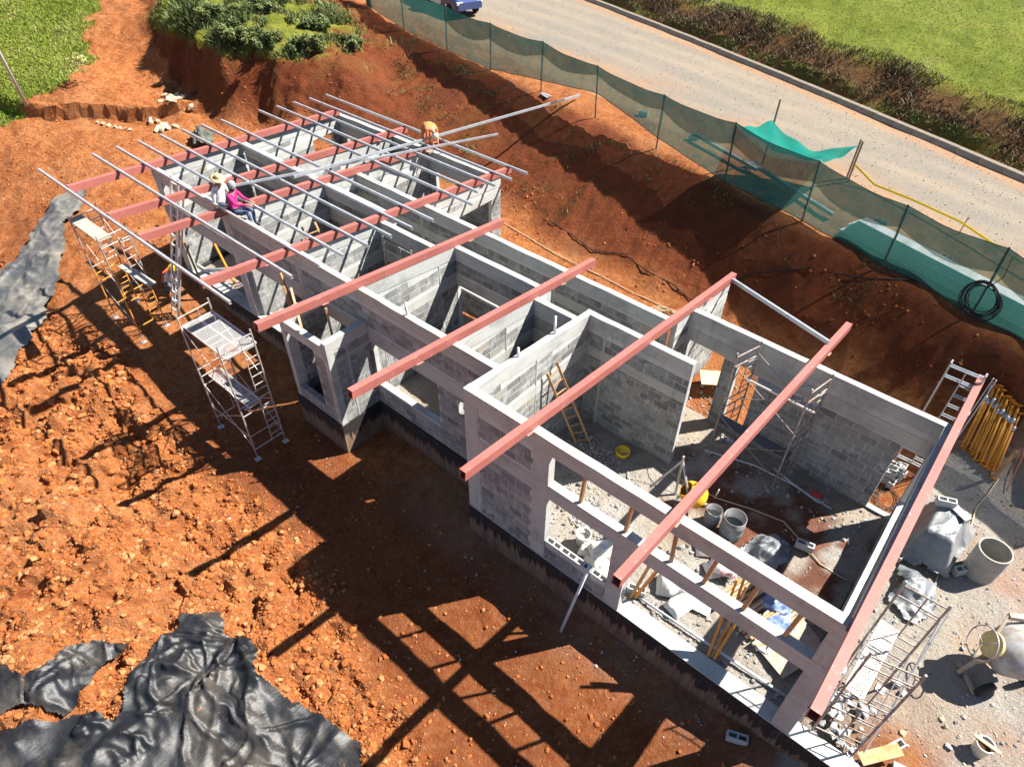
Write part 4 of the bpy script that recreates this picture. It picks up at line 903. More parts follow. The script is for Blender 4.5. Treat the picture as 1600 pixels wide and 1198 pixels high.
def deck(parent, p, q, wd, z, m_=None, ribs=4):
    """a plank: two side rails, end hooks, cross ribs and a perforated tread"""
    p, q = Vector((*p,z)), Vector((*q,z)); d = (q-p).normalized(); s = Vector((-d.y,d.x,0)); mb = MB()
    for sg in (-1,1): mb.bar(p+s*sg*wd/2, q+s*sg*wd/2, .025, .05)
    for k in range(ribs+1): c_ = p+(q-p)*k/ribs; mb.bar(c_-s*(wd/2-.013), c_+s*(wd/2-.013), .03, .03)
    o = mb.build('deck', M_ALU if m_ is None else m_, parent)
    mb = MB(); mb.add([p-s*wd/2+Vector((0,0,.02)), p+s*wd/2+Vector((0,0,.02)), q+s*wd/2+Vector((0,0,.02)), q-s*wd/2+Vector((0,0,.02))],[(0,1,2,3)]); mb.build('tread', M_DECK if m_ is None else m_, o)
    return o
def braces(parent, a, b_, c_, d_, z0, z1, m_):
    for (u, v) in ((a,b_),(d_,c_)):
        for (s0, s1) in ((z0+.2,z1-.35),(z1-.35,z0+.2)):
            mb = MB(); mb.tube((u[0],u[1],s0),(v[0],v[1],s1),.010,6); mb.build('brace', m_, parent)
def jacks(parent, pts, zg, z0):
    for i, p in enumerate(pts):
        g = zg[i] if zg else H(*p); mb = MB(); mb.tube((p[0],p[1],g),(p[0],p[1],z0+.05),.015,6); mb.box((p[0]-.08,p[1]-.08,g-.01),(p[0]+.08,p[1]+.08,g+.012)); mb.build('base_jack', M_GALV, parent)
# front scaffold beside the bump-out
A, B, C, D = (-7.85,-2.13),(-6.0,-2.14),(-5.98,-1.25),(-7.9,-1.22)
s2 = thing('scaffold', (-6.9,-1.7,H(-6.9,-1.7)), 'two-tier scaffold tower with three white decks in front of the bump-out', 'scaffold')
jacks(s2,(A,B,C,D),None,-.95)
for z0, h_ in ((-.92,1.78),(.88,1.93)):
    end_frame(s2,B,C,z0,h_,M_SCAF); end_frame(s2,A,D,z0,h_,M_SCAF); braces(s2,A,B,C,D,z0,z0+h_,M_SCAF)
mb = MB(); mb.tube((*A,-.35),(*B,-.3),.012,6); mb.build('brace',M_SCAF,s2); mb = MB(); mb.tube((*B,-.3),(*C,-.3),.012,6); mb.build('brace',M_SCAF,s2)
deck(s2,(-7.95,-1.83),(-5.98,-1.83),.42,2.36); deck(s2,(-7.95,-1.40),(-5.98,-1.40),.40,2.36); deck(s2,(-7.9,-1.72),(-6.0,-1.72),.36,.62)
# far left scaffold
A, B, C, D = (-14.6,-1.75),(-12.85,-1.74),(-12.95,-.85),(-14.75,-.86)
s1 = thing('scaffold', (-13.8,-1.3,H(-13.8,-1.3)), 'scaffold tower with yellow lower legs at the far left corner of the house', 'scaffold')
jacks(s1,(A,B,C,D),None,-.55); 
for z0, h_, m_ in ((-.52,1.5,M_YEL),(1.0,1.9,M_SCAF)):
    end_frame(s1,B,C,z0,h_,m_); end_frame(s1,A,D,z0,h_,m_); braces(s1,A,B,C,D,z0,z0+h_,M_SCAF)
deck(s1,(-14.7,-1.55),(-12.85,-1.55),.38,2.72,mat('worn_deck',(.40,.35,.28),.75,col2=(.30,.25,.19),ns=5)); deck(s1,(-13.6,-1.2),(-11.9,-1.1),.22,1.35,mat('deck_board',(.42,.39,.34),.7,col2=(.33,.30,.26),ns=6))
# scaffold inside the big room
A, B, C, D = (3.5,5.22),(5.25,5.18),(5.4,5.95),(3.72,5.98)
s3 = thing('scaffold', (4.4,5.6,-.15), 'rusty scaffold tower inside the big room against the far wall', 'scaffold')
M_RUST = mat('rusty_scaffold', (.22,.15,.11), .7, .2, col2=(.36,.34,.32), ns=7)
jacks(s3,(A,B,C,D),[-.15]*4,.0)
for z0, h_ in ((-.02,1.6),(1.6,1.6)):
    end_frame(s3,B,C,z0,h_,M_RUST); end_frame(s3,A,D,z0,h_,M_RUST); braces(s3,A,B,C,D,z0,z0+h_,M_RUST)
deck(s3,(3.75,5.82),(5.4,5.78),.3,2.25); deck(s3,(3.45,5.4),(5.3,5.36),.28,.95,mat('dark_deck',(.07,.075,.085),.5,col2=(.13,.13,.13),ns=12))
# scaffold at the lower right
A, B, C, D = (8.3,.38),(9.05,.55),(9.0,2.02),(8.3,2.0)
s4 = thing('scaffold', (8.65,1.2,-.2), 'bare scaffold tower with a wire mesh deck outside the right end of the house', 'scaffold')
jacks(s4,(A,B,C,D),None,-.05)
for z0, h_ in ((-.08,1.45),(1.38,1.55)): end_frame(s4,A,B,z0,h_,M_RUST,.45,3); end_frame(s4,D,C,z0,h_,M_RUST,.45,3)
for (p, q, z0, z1) in ((B,C,.1,1.3),(B,C,1.4,2.6),(A,D,.1,1.3)): 
    mb = MB(); mb.tube((*p,z0),(*q,z1),.011,6); mb.build('brace', M_GALV, s4)
deck(s4,(8.45,.42),(8.5,2.02),.3,1.62,None,5)
mb = MB(); mb.tube((9.15,.35,-.15),(9.25,3.2,1.6),.012,6); mb.build('brace', M_GALV, s4)
# white frames behind the far corner
s5 = thing('scaffold', (7.55,8.1,0), 'pale scaffold frames standing behind the far right corner of the house', 'scaffold')
for y in (8.0,8.08): end_frame(s5,(7.22,y),(7.92,y),0,3.25,M_GALV,.5,9)
for x, y in ((8.02,8.05),(8.08,8.02)): mb = MB(); mb.tube((x,y,0),(x+.05,y+.12,3.15),.014,6); mb.build('brace', M_GALV, s5)
# ------------------------------------------------------------------ ladders
def ladder(name, b0, b1, t0, t1, m_, rungs, w_, label, r_=None):
    t = thing(name, tuple((np.array(b0)+np.array(b1))/2), label, 'ladder'); b0, b1, t0, t1 = map(Vector, (b0,b1,t0,t1))
    for a, c_ in ((b0,t0),(b1,t1)):
        mb = MB(); mb.bar(a,c_,w_*.6,w_, up=(b1-b0).normalized()); mb.build('rail', m_, t)
    for k in range(rungs):
        u = (k+.6)/(rungs+.2); mb = MB(); mb.bar(b0+(t0-b0)*u, b1+(t1-b1)*u, w_*.55, w_*.4); mb.build('rung', m_, t)
    return t
zg = H(-13.6,-.5)
ladder('extension_ladder',(-13.35,-.42,zg),(-12.95,-.42,zg),(-12.62,.80,3.9),(-12.22,.80,3.9),M_ALU,14,.075,'tall aluminium extension ladder leaning on the front eave at the far left')
ladder('extension_ladder',(-13.26,-.28,zg+.3),(-12.98,-.28,zg+.3),(-12.58,.88,3.5),(-12.30,.88,3.5),M_ALU,11,.06,'inner section of the aluminium ladder, just behind the outer one')
ladder('timber_ladder',(.72,3.30,-.25),(.98,3.55,-.25),(.22,2.50,2.5),(.22,2.85,2.62),M_WOOD,9,.06,'homemade timber ladder leaning on the white inner wall of the near room')
ladder('timber_ladder',(-8.4,2.9,-.15),(-8.35,3.35,-.15),(-9.75,2.95,2.35),(-9.7,3.4,2.35),M_WOOD,6,.06,'orange timber step ladder inside the far left room under the purlins')
# props and poles leaning in the front bays
for k, (a, b_, m_, lb) in enumerate((((-6.6,.55,-.1),(-7.05,.45,3.1),M_WOOD,'timber pole rising beside the front wall just left of the bump-out'),((-6.35,.2,.2),(-6.75,.3,2.9),M_WOOD,'second timber pole crossing the one left of the bump-out'),((-4.65,.15,-.1),(-5.05,.35,3.0),M_WOOD,'timber pole standing inside the bump-out'),((-5.3,-.28,2.62),(-5.75,-.05,3.5),M_WOODP,'short pale timber leaning on the bump-out front beam'),((-13.1,.75,-.2),(-13.75,.85,2.3),M_WOOD,'timber prop under the lintel at the far left opening'),((-12.3,1.5,-.15),(-13.0,1.4,2.1),M_YEL,'yellow prop inside the far left opening'))):
    mb = MB(); mb.bar(a,b_,.06,.07); tag(mb.build('timber_pole', m_), lb, 'pole')
for k, (a, b_) in enumerate((((-7.2,2.9,2.3),(-7.25,2.9,3.9)),((-6.1,3.1,2.2),(-6.1,3.1,3.3)))): pass
mb = MB(); mb.tube((-13.6,1.15,-.02),(-11.2,4.0,-.02),.06,10); tag(mb.build('pipe', M_PIPE, smooth=True), 'thick pale pipe on the floor of the far left room', 'pipe')
s6 = thing('scaffold', (-6.0,3.2,0), 'thin scaffold frame showing above the small room behind the bump-out', 'scaffold')
end_frame(s6,(-6.45,3.45),(-5.3,3.45),-.1,3.2,M_SCAF,.4,7)
# rebar stubs and vent pipes on the walls
for k, (x, y, h_, lb) in enumerate(((-.55+.0,2.2,.35,'x'),)): pass
for (x, y, h_, lb) in ((.08,2.9,.5,'white vent pipe rising from the long cross wall, nearer the back'),(.08,1.62,.25,'white vent pipe stub on the long cross wall, nearer the front'),(-2.75,1.0,.35,'white vent pipe stub on the front wall top')):
    mb = MB(); mb.tube((x,y,roofz(y)-.02),(x,y,roofz(y)+h_),.03,9); tag(mb.build('vent_pipe', M_WHITE, smooth=True), lb, 'pipe')
# ------------------------------------------------------------------ plastic sheets
def plastic_mat(name, base, dust, amt, earth=.8):
    M = mat(name); n, l, b = N(M); tc = n.new('ShaderNodeTexCoord'); O = tc.outputs['Object']
    c = mixc(n,l,noise(n,l,scaled(n,l,O,(.6,1,.6)),.9,8,.72,.62-amt*.4,.82-amt*.4,0,.9),base,dust); c = mixc(n,l,noise(n,l,O,6,6,.75,.66,.72,0,earth),c,(.42,.20,.085))
    l.new(c,b.inputs['Base Color']); b.inputs['Roughness'].default_value = .42; b.inputs['Specular IOR Level'].default_value = .45
    bp = n.new('ShaderNodeBump'); bp.inputs['Strength'].default_value = .55; bp.inputs['Distance'].default_value = .03; l.new(noise(n,l,scaled(n,l,O,(2.6,.4,1)),7,6,.7,0,1),bp.inputs['Height']); l.new(bp.outputs[0],b.inputs['Normal'])
    return M
M_PLB = plastic_mat('black_plastic', (.010,.011,.013), (.085,.072,.058), .34); M_PLS = plastic_mat('silver_plastic', (.06,.064,.066), (.21,.19,.155), .52, .3); M_PLG = plastic_mat('grey_plastic_sheet', (.10,.112,.125), (.22,.228,.23), .55, .1)
def ridged(x, y, sc, seed): return 1-np.abs(2*fbm(x, y, sc, 4, seed)-1)*2
def sheet(poly, name, label, m_, st_=.07, amp=.10, lift_=.05, dirx=.6, seed=1, bulge=None, nf=9, taut=90):
    P = np.array(poly); xs = np.arange(P[:,0].min(), P[:,0].max()+st_, st_); ys = np.arange(P[:,1].min(), P[:,1].max()+st_, st_)
    X, Y = np.meshgrid(xs, ys, indexing='ij'); wob = (fbm(X,Y,.5,3,seed+3)-.5)*.45
    ok = pip(X+wob, Y+(fbm(X,Y,.5,3,seed+7)-.5)*.45, poly)
    u = X*math.cos(dirx)+Y*math.sin(dirx); v = -X*math.sin(dirx)+Y*math.cos(dirx)
    Z = HN(X,Y) if bulge is None else np.maximum(HN(X,Y), bulge(X,Y))
    Zs = Z.copy()
    Z0_ = Zs.copy()
    for _ in range(taut):
        Zs[1:-1,1:-1] = (Zs[:-2,1:-1]+Zs[2:,1:-1]+Zs[1:-1,:-2]+Zs[1:-1,2:])/4
        Zs = np.maximum(Zs, Z0_-.01)
    rs = np.random.default_rng(seed); cx0, cy0 = P.mean(0); ext = max(np.ptp(P[:,0]), np.ptp(P[:,1])); fold = np.zeros(X.shape)
    ws, wd_ = (fbm(X,Y,.8,3,seed+40)-.5)*.5, (fbm(X,Y,.8,3,seed+50)-.5)*.5
    for _ in range(nf):
        ax_, ay_ = P[rs.integers(0,len(P))]*rs.uniform(.4,1)+np.array([cx0,cy0])*0; ax_ = cx0+(P[rs.integers(0,len(P)),0]-cx0)*rs.uniform(.3,1.0); ay_ = cy0+(P[rs.integers(0,len(P)),1]-cy0)*rs.uniform(.3,1.0)
        dx_, dy_ = X+ws-ax_, Y+wd_-ay_; r_ = np.hypot(dx_,dy_); th_ = np.arctan2(dy_,dx_); k_ = rs.integers(3,6); ph_ = rs.uniform(0,6.28)
        tri = np.abs(((th_*k_+ph_)/np.pi+.6*np.sin(3*th_+ph_)) % 2-1)
        fold += np.clip(1-tri*3.0,0,1)**1.0*np.exp(-r_/(ext*.28))*np.clip(r_/.3,0,1)
    cr_ = np.abs(fbm(u*.7, v, .34, 3, seed)-.5)*2; crum = (1-np.clip(cr_*3.2,0,1))
    zonec = sstep(.58,.68,fbm(X,Y,1.0,3,seed+60))
    Z = Zs+lift_+amp*(fold*.75+crum*(.03+.8*zonec))
    id_ = -np.ones(X.shape, int); cells = ok[:-1,:-1]&ok[1:,:-1]&ok[1:,1:]&ok[:-1,1:]
    us = np.zeros(X.shape,bool); us[:-1,:-1] |= cells; us[1:,:-1] |= cells; us[1:,1:] |= cells; us[:-1,1:] |= cells
    id_[us] = np.arange(us.sum()); ci, cj = np.nonzero(cells)
    F = np.stack([id_[ci,cj],id_[ci+1,cj],id_[ci+1,cj+1],id_[ci,cj+1]],1); V = np.column_stack([X[us],Y[us],Z[us]])
    return tag(from_np(name, V, F, m_, smooth=True), label, 'plastic sheet')
sheet([(-2.88,-5.86),(-2.51,-5.31),(-2.04,-5.53),(-1.33,-5.29),(-.59,-5.56),(.62,-5.30),(2.0,-5.05),(2.7,-5.7),(2.5,-8.2),(-1.0,-10.6),(-3.2,-9.6),(-2.3,-8.3),(-1.75,-7.9),(-2.38,-6.94)],'plastic_sheet','big crumpled black plastic sheet spread over the earth at the bottom',M_PLB,.035,.15,.04,.5,3,nf=13)
sheet([(-4.9,-9.6),(-4.4,-8.95),(-3.6,-8.75),(-3.62,-8.0),(-3.5,-7.4),(-3.1,-7.0),(-2.85,-7.2),(-2.75,-7.9),(-2.4,-8.4),(-3.3,-9.0),(-3.3,-9.8)],'plastic_sheet','torn black plastic sheet half buried in clods at the bottom left',M_PLB,.035,.15,.03,1.1,9)
sheet([(-24.1,1.3),(-23.0,1.45),(-21.9,.65),(-21.2,-.25),(-19.5,-1.1),(-18.4,-1.9),(-16.4,-3.2),(-15.7,-3.95),(-14.8,-5.0),(-14.0,-6.2),(-18.5,-6.4),(-20.3,-4.4),(-21.3,-2.7),(-21.6,-1.7),(-23.4,0)],'plastic_sheet','long dusty silver-black plastic sheet over the slope at the far left',M_PLS,.06,.10,.05,2.5,14,taut=220,nf=16)
def heap(cx_, cy_, rx_, ry_, h_): return lambda X, Y: HN(X*0+cx_, Y*0+cy_)+h_*np.clip(1.25-np.maximum(np.abs((X-cx_)/rx_),np.abs((Y-cy_)/ry_))**3*1.25,0,1)
sheet([(8.2,5.2),(9.25,5.25),(9.35,6.9),(8.75,7.25),(8.2,7.15)],'tarpaulin','grey tarpaulin over a knee-high stack in the yard, weighted with blocks',M_PLG,.035,.09,.02,1.2,31,heap(8.72,6.2,.45,.85,.75),taut=25)
sheet([(8.35,3.9),(9.0,3.75),(9.25,4.3),(9.15,5.1),(8.4,5.15)],'tarpaulin','second grey tarpaulin lying low between the scaffold and the covered stack',M_PLG,.035,.12,.02,.3,37,heap(8.75,4.6,.3,.4,.25),taut=20)
sheet([(5.5,3.0),(6.3,3.0),(6.45,3.7),(5.8,3.95),(5.45,3.6)],'tarpaulin','crumpled grey tarpaulin heap inside the big room',M_PLG,.03,.14,.03,.8,43,heap(5.95,3.45,.3,.3,.25),taut=20)
sheet([(-24.0,6.6),(-23.0,6.4),(-22.6,7.1),(-23.4,7.7),(-24.1,7.3)],'net_heap','dark heap of crumpled netting on the bare pad behind the roof',mat('dark_net',(.03,.045,.035),.8,col2=(.12,.12,.10),ns=5),.05,.3,.12,.8,47,heap(-23.4,7.0,.4,.35,.3),taut=10)
zt_ = H(8.72,6.2)+.86
hblock(8.52,6.55,zt_,.4,'solid-looking concrete block on top of the covered stack, left one'); hblock(8.92,6.6,zt_-.03,-.5,'hollow concrete block on top of the covered stack, right one',rx=1.57)
hblock(8.62,7.45,H(8.62,7.45),.3,'concrete block on the ground just beyond the covered stack'); hblock(8.32,5.35,H(8.32,5.35)+.02,1.2,'shaded concrete block between the two tarpaulins')
# ------------------------------------------------------------------ loose stones
ico_v = []; t_ = (1+5**.5)/2
for a in (-1,1):
    for c_ in (-t_,t_): ico_v += [(a,c_,0),(0,a,c_),(c_,0,a)]
ico_v = np.array(ico_v)/np.sqrt(1+t_*t_)
bm = bmesh.new(); 
for v in ico_v: bm.verts.new(v)
bmesh.ops.convex_hull(bm, input=bm.verts[:]); bm.verts.ensure_lookup_table(); bm.verts.index_update()
ICO_V = np.array([v.co[:] for v in bm.verts]); ICO_F = np.array([[v.index for v in f.verts] for f in bm.faces]); bm.free()
def rocks(X, Y, R, name, m_, sink=.3, flat=.75, zadd=0, Z=None):
    n_ = len(X); Z = HN(X,Y) if Z is None else Z
    base = np.repeat(ICO_V[None],n_,0)*(1+rng.uniform(-.32,.32,(n_,12,1)))
    base *= rng.uniform(.7,1.25,(n_,1,3)); base[:,:,2] *= flat
    a = rng.uniform(0,6.28,n_); ca, sa = np.cos(a)[:,None], np.sin(a)[:,None]
    x = base[:,:,0]*ca-base[:,:,1]*sa; y = base[:,:,0]*sa+base[:,:,1]*ca
    V = np.stack([x*R[:,None]+X[:,None], y*R[:,None]+Y[:,None], base[:,:,2]*R[:,None]+(Z+R*(flat-sink*2*flat)+zadd)[:,None]],-1).reshape(-1,3)
    F = (ICO_F[None]+(np.arange(n_)*12)[:,None,None]).reshape(-1,3)
    tone = np.repeat(rng.uniform(0,1,n_),12)
    return from_np(name, V, F, m_, center=False, attrs={'tone':('FLOAT',tone)})
M_CLOD = mat('earth_clod'); n, l, b = N(M_CLOD); at = n.new('ShaderNodeAttribute'); at.attribute_name = 'tone'; tc = n.new('ShaderNodeTexCoord')
cr = n.new('ShaderNodeValToRGB'); e = cr.color_ramp.elements; l.new(at.outputs['Fac'],cr.inputs[0]); e[0].color = (.26,.076,.022,1); e[1].color = (.43,.21,.09,1); q = cr.color_ramp.elements.new(.7); q.color = (.36,.122,.036,1)
l.new(mixc(n,l,noise(n,l,tc.outputs['Object'],14,4,.7,.45,.7,0,.5),cr.outputs[0],(.20,.056,.018)),b.inputs['Base Color']); b.inputs['Roughness'].default_value = .95; b.inputs['Specular IOR Level'].default_value = .1
bp = n.new('ShaderNodeBump'); bp.inputs['Strength'].default_value = .7; bp.inputs['Distance'].default_value = .02; l.new(noise(n,l,tc.outputs['Object'],40,4,.8,0,1),bp.inputs['Height']); l.new(bp.outputs[0],b.inputs['Normal'])
M_RST = mat('road_stone', (.20,.185,.165), .95, col2=(.13,.12,.11), ns=3)
X = rng.uniform(-27,7,230000); Y = rng.uniform(-10.6,-1,230000); p = spoil(X,Y)*(.35+.95*fbm(X,Y,1.3,3,101))*np.clip(1.1-(X<-15)*.45,0,1)
near = np.clip((X+16)/16,.35,1.0)
k = rng.random(len(X)) < p*.62*near; X, Y = X[k], Y[k]; R = .008+.075*rng.random(len(X))**8+.017*rng.random(len(X)); R *= (1+(X<-8)*.35)
tag(rocks(X,Y,R,'earth_clods',M_CLOD,.42), 'loose crumbly clods of orange earth dug up in front of the house', 'earth', kind='stuff')
X = np.concatenate([rng.uniform(-14,7.5,2600), rng.uniform(-22,9,1500), rng.uniform(-31,-16,4200)]); Y = np.concatenate([rng.uniform(-4.5,-.5,2600), rng.uniform(9.5,12.5,1500), rng.uniform(-1,10,4200)]); k = ~inside(X,Y)&~((X>-6.4)&(X<-4.2)&(Y>-.5)); X, Y = X[k], Y[k]
tag(rocks(X,Y,.008+.045*rng.random(len(X))**5+.008*rng.random(len(X)),'earth_crumbs',M_CLOD,.3), 'small scattered crumbs of red earth around the house', 'earth', kind='stuff')
X = np.concatenate([rng.uniform(-5,7.5,200), rng.uniform(.5,7,110)]); Y = np.concatenate([rng.uniform(-3.8,-.15,200), rng.uniform(-1.2,-.1,110)]); k = ~((X>-6.4)&(X<-4.2)&(Y>-.5)); X, Y = X[k], Y[k]
M_CHIP = mat('mortar_chip', (.33,.31,.28), .9)
tag(rocks(X,Y,.006+.016*rng.random(len(X))**2+.03*rng.random(len(X))**14,'mortar_chips',M_CHIP,.25), 'pale mortar chips strewn on the earth along the front wall', 'debris', kind='stuff')
X = rng.uniform(-26,13,9000); u_ = rng.random(9000); Y = Ff(X)+2.2+(Kf(X)-Ff(X)-2.3)*u_
tag(rocks(X,Y,.006+.016*rng.random(len(X))**4,'road_stones',M_RST,.3,zadd=.06), 'small loose stones on the gravel road', 'gravel', kind='stuff')
# grey gravel and rubble
M_GRAV = mat('grey_gravel'); n, l, b = N(M_GRAV); at = n.new('ShaderNodeAttribute'); at.attribute_name = 'tone'; cr = n.new('ShaderNodeValToRGB'); e = cr.color_ramp.elements; l.new(at.outputs['Fac'],cr.inputs[0]); e[0].color = (.12,.11,.10,1); e[1].color = (.40,.385,.36,1); l.new(cr.outputs[0],b.inputs['Base Color']); b.inputs['Roughness'].default_value = .95
def scatter(n_, x0, x1, y0, y1): return rng.uniform(x0,x1,n_), rng.uniform(y0,y1,n_)
S = [scatter(900,.25,2.9,1.2,4.1), scatter(500,.4,3.5,.4,1.8), scatter(420,1.8,7.7,4.3,6.2), scatter(450,4.2,7.7,.4,4.3), scatter(1500,8.15,11.6,.3,9.4), scatter(350,-10,-1,1.2,5.2), scatter(250,1.9,3.4,6.5,8.2)]
X = np.concatenate([s[0] for s in S]); Y = np.concatenate([s[1] for s in S])
tag(rocks(X,Y,.006+.022*rng.random(len(X))**3+.03*rng.random(len(X))**12,'gravel',M_GRAV,.3), 'grey gravel and mortar crumbs on the floors and the yard', 'gravel', kind='stuff')
X = np.concatenate([rng.normal(1.35,.4,260),rng.normal(1.0,.5,160),rng.normal(2.3,.35,260),rng.normal(2.6,.5,120),rng.uniform(4.3,7.6,200),rng.uniform(3,7.5,150)]); Y = np.concatenate([rng.normal(3.1,.35,260),rng.normal(3.3,.3,160),rng.normal(1.55,.3,260),rng.normal(6.9,.5,120),rng.uniform(.4,2.6,200),rng.uniform(4.8,6.1,150)]); k = (X>.2)&(X<7.7)&((Y>.36)&(Y<4.15)|(Y>6.5)|((X>3)&(Y<6.1))); X, Y = X[k], Y[k]
tag(rocks(X,Y,.015+.05*rng.random(len(X))**2.5,'rubble',M_GRAV,.25), 'broken mortar rubble heaped on the floor of the near room', 'rubble', kind='stuff')
M_RUB = mat('broken_concrete', (.40,.41,.41), .95, col2=(.30,.305,.30), ns=6, bump=(30,.5,.02))
RV = []
for k in range(6):
    bm = bmesh.new(); 
    for q in range(14): v = Vector((random.gauss(0,1),random.gauss(0,1),random.gauss(0,1))).normalized(); bm.verts.new((v.x*random.uniform(.8,1.3),v.y*random.uniform(.6,1),v.z*random.uniform(.4,.8)))
    r_ = bmesh.ops.convex_hull(bm, input=bm.verts[:]); bmesh.ops.delete(bm, geom=[v for v in bm.verts if not v.link_faces], context='VERTS')
    me = bpy.data.meshes.new('rubble_piece'); bm.to_mesh(me); bm.free(); me.materials.append(M_RUB); RV.append(me)
def stone(x, y, r_, z, name, label, cat, group, m_=None):
    me = random.choice(RV)
    if m_ is not None:
        key = me.name+'_'+m_.name
        if key not in bpy.data.meshes: q = me.copy(); q.name = key; q.materials.clear(); q.materials.append(m_)
        me = bpy.data.meshes[key]
    o = bpy.data.objects.new(name, me); COL.objects.link(o); o.location = (x,y,z+r_*.35); o.scale = (r_,r_,r_); o.rotation_euler = (random.uniform(-.5,.5),random.uniform(-.5,.5),random.uniform(0,6.28)); return tag(o,label,cat,group)
for k in range(70):
    u, v = random.random(), random.random(); x = 8.16+.95*u; y = .42+1.15*v; r_ = random.uniform(.04,.12)
    h_ = .22*max(0,1-((x-8.5)/.7)**2)*max(0,1-((y-.8)/.8)**2); stone(x,y,r_,H(x,y)+h_*random.random()*.9,'rubble_piece','broken grey concrete lump in the rubble heap under the right scaffold','rubble','rubble heap under the right scaffold')
M_ROCK = mat('pale_boulder', (.50,.40,.28), .9, col2=(.40,.28,.17), ns=3)
for k in range(20):
    x = -27.0+random.gauss(0,.5); y = 7.9+random.gauss(0,.28); stone(x,y,random.uniform(.13,.27),H(x,y),'boulder','pale boulder in the upper cluster at the foot of the cut bank','boulder','boulders at the foot of the bank',M_ROCK)
for k in range(9):
    x = -26.3+random.gauss(0,.45); y = 6.5+random.gauss(0,.18); stone(x,y,random.uniform(.13,.25),H(x,y),'boulder','pale boulder in the lower cluster on the pad edge','boulder','boulders on the pad edge',M_ROCK)
for k in range(7):
    x = -28.9+.33*k+random.gauss(0,.06); y = 5.05+.1*k; stone(x,y-.35,random.uniform(.08,.15),H(x,y-.35),'boulder','small pale stone in the row along the low earth cut','stone','stones along the low cut',M_ROCK)
for k, (x, y, r_) in enumerate(((9.75,4.15,.05),(9.85,4.1,.035),(9.95,3.85,.06),(10.1,3.35,.045),(9.2,2.3,.13),(9.35,2.2,.1),(10.05,2.15,.06),(10.15,2.05,.06),(10.3,1.7,.07),(10.35,2.45,.05),(9.6,1.45,.07))):
    stone(x,y,r_,H(x,y),'stone',['small white stone in a trio by the right scaffold, left one','small tan stone in a trio by the right scaffold, upper one','small white stone in a trio by the right scaffold, lower one','white stone lying in the mixer shadow','large white lump beside the right scaffold','second white lump touching the large one by the scaffold','tan stone in the middle of the lower yard','tan stone just below the one mid-yard','grey stone near the white bucket','small stone right of mid-yard','flat tan stone by the red patch'][k],'stone',None,M_ROCK if k in (1,6,7,10) else None)
# ------------------------------------------------------------------ grass, weeds and bushes
def blade_mat(name, cols):
    M = mat(name); n, l, b = N(M); at = n.new('ShaderNodeAttribute'); at.attribute_name = 'tone'; cr = n.new('ShaderNodeValToRGB'); l.new(at.outputs['Fac'],cr.inputs[0]); e = cr.color_ramp.elements
    e[0].color = (*cols[0],1); e[1].color = (*cols[-1],1)
    for i, c_ in enumerate(cols[1:-1]): q = cr.color_ramp.elements.new((i+1)/(len(cols)-1)); q.color = (*c_,1)
    l.new(cr.outputs[0],b.inputs['Base Color']); b.inputs['Roughness'].default_value = .6; b.inputs['Specular IOR Level'].default_value = .25
    return M
M_GRASS = blade_mat('grass_blades', [(.095,.13,.014),(.15,.20,.022),(.20,.25,.034),(.27,.265,.075)]); M_BRUSH = blade_mat('dry_brush', [(.035,.024,.013),(.075,.048,.025),(.13,.085,.045),(.12,.145,.035)]); M_LEAF = blade_mat('bush_leaves', [(.035,.050,.016),(.075,.098,.028),(.12,.15,.042),(.19,.20,.08)])
def blades(X, Y, Ht, Wd, name, m_, lean=.5, Z=None, tone=None):
    n_ = len(X); Z = HN(X,Y)-.02 if Z is None else Z; a = rng.uniform(0,6.28,n_); b_ = rng.uniform(0,6.28,n_); le = Ht*lean*rng.uniform(.2,1.3,n_)
    dx, dy = np.cos(a)*Wd/2, np.sin(a)*Wd/2; lx, ly = np.cos(b_)*le, np.sin(b_)*le
    V = np.stack([np.stack([X-dx,Y-dy,Z],1),np.stack([X+dx,Y+dy,Z],1),np.stack([X+lx*.45+dx*.7,Y+ly*.45+dy*.7,Z+Ht*.62],1),np.stack([X+lx*.45-dx*.7,Y+ly*.45-dy*.7,Z+Ht*.62],1),np.stack([X+lx,Y+ly,Z+Ht*rng.uniform(.75,1,n_)],1)],1).reshape(-1,3)
    i = np.arange(n_)*5; F = np.concatenate([np.stack([i,i+1,i+2],1),np.stack([i,i+2,i+3],1),np.stack([i+3,i+2,i+4],1)])
    tone = rng.random(n_) if tone is None else tone
    return from_np(name, V, F, m_, center=False, attrs={'tone':('FLOAT',np.repeat(np.clip(tone,0,1),5))})
X = rng.uniform(-30,14,220000); D = rng.uniform(2.4,26,220000)**1.0; Y = Kf(X)+D; k = rng.random(len(X)) < np.clip(.45+.8*(fbm(X,Y,1.6,3,111)-.3),.1,1)*np.clip(1.5-D/30,.5,1); X, Y = X[k], Y[k]
tn = fbm(X,Y,3.4,4,113)*2.6-.8+rng.normal(0,.18,len(X))
tag(blades(X,Y,rng.uniform(.02,.085,len(X)),rng.uniform(.018,.04,len(X)),'lawn_grass',M_GRASS,.8,tone=tn),'bright green rough grass on the slope beyond the road','grass',kind='stuff')
X = rng.uniform(-45,-30.5,150000); Y = rng.uniform(-1,14,150000); gz = np.interp(0,[0,1],[0,1]); i = np.clip(np.searchsorted(gx,X)-1,0,len(gx)-1); j = np.clip(np.searchsorted(gy,Y)-1,0,len(gy)-1); gm = green.reshape(sh)[i,j]; k = rng.random(len(X)) < gm*.8; X, Y = X[k], Y[k]
tn = fbm(X,Y,2.0,4,117)*1.3-.15+rng.normal(0,.16,len(X))
tag(blades(X,Y,rng.uniform(.05,.20,len(X)),rng.uniform(.02,.045,len(X)),'hill_grass',M_GRASS,.7,tone=tn),'long bright green grass on the hill at the far left','grass',kind='stuff')
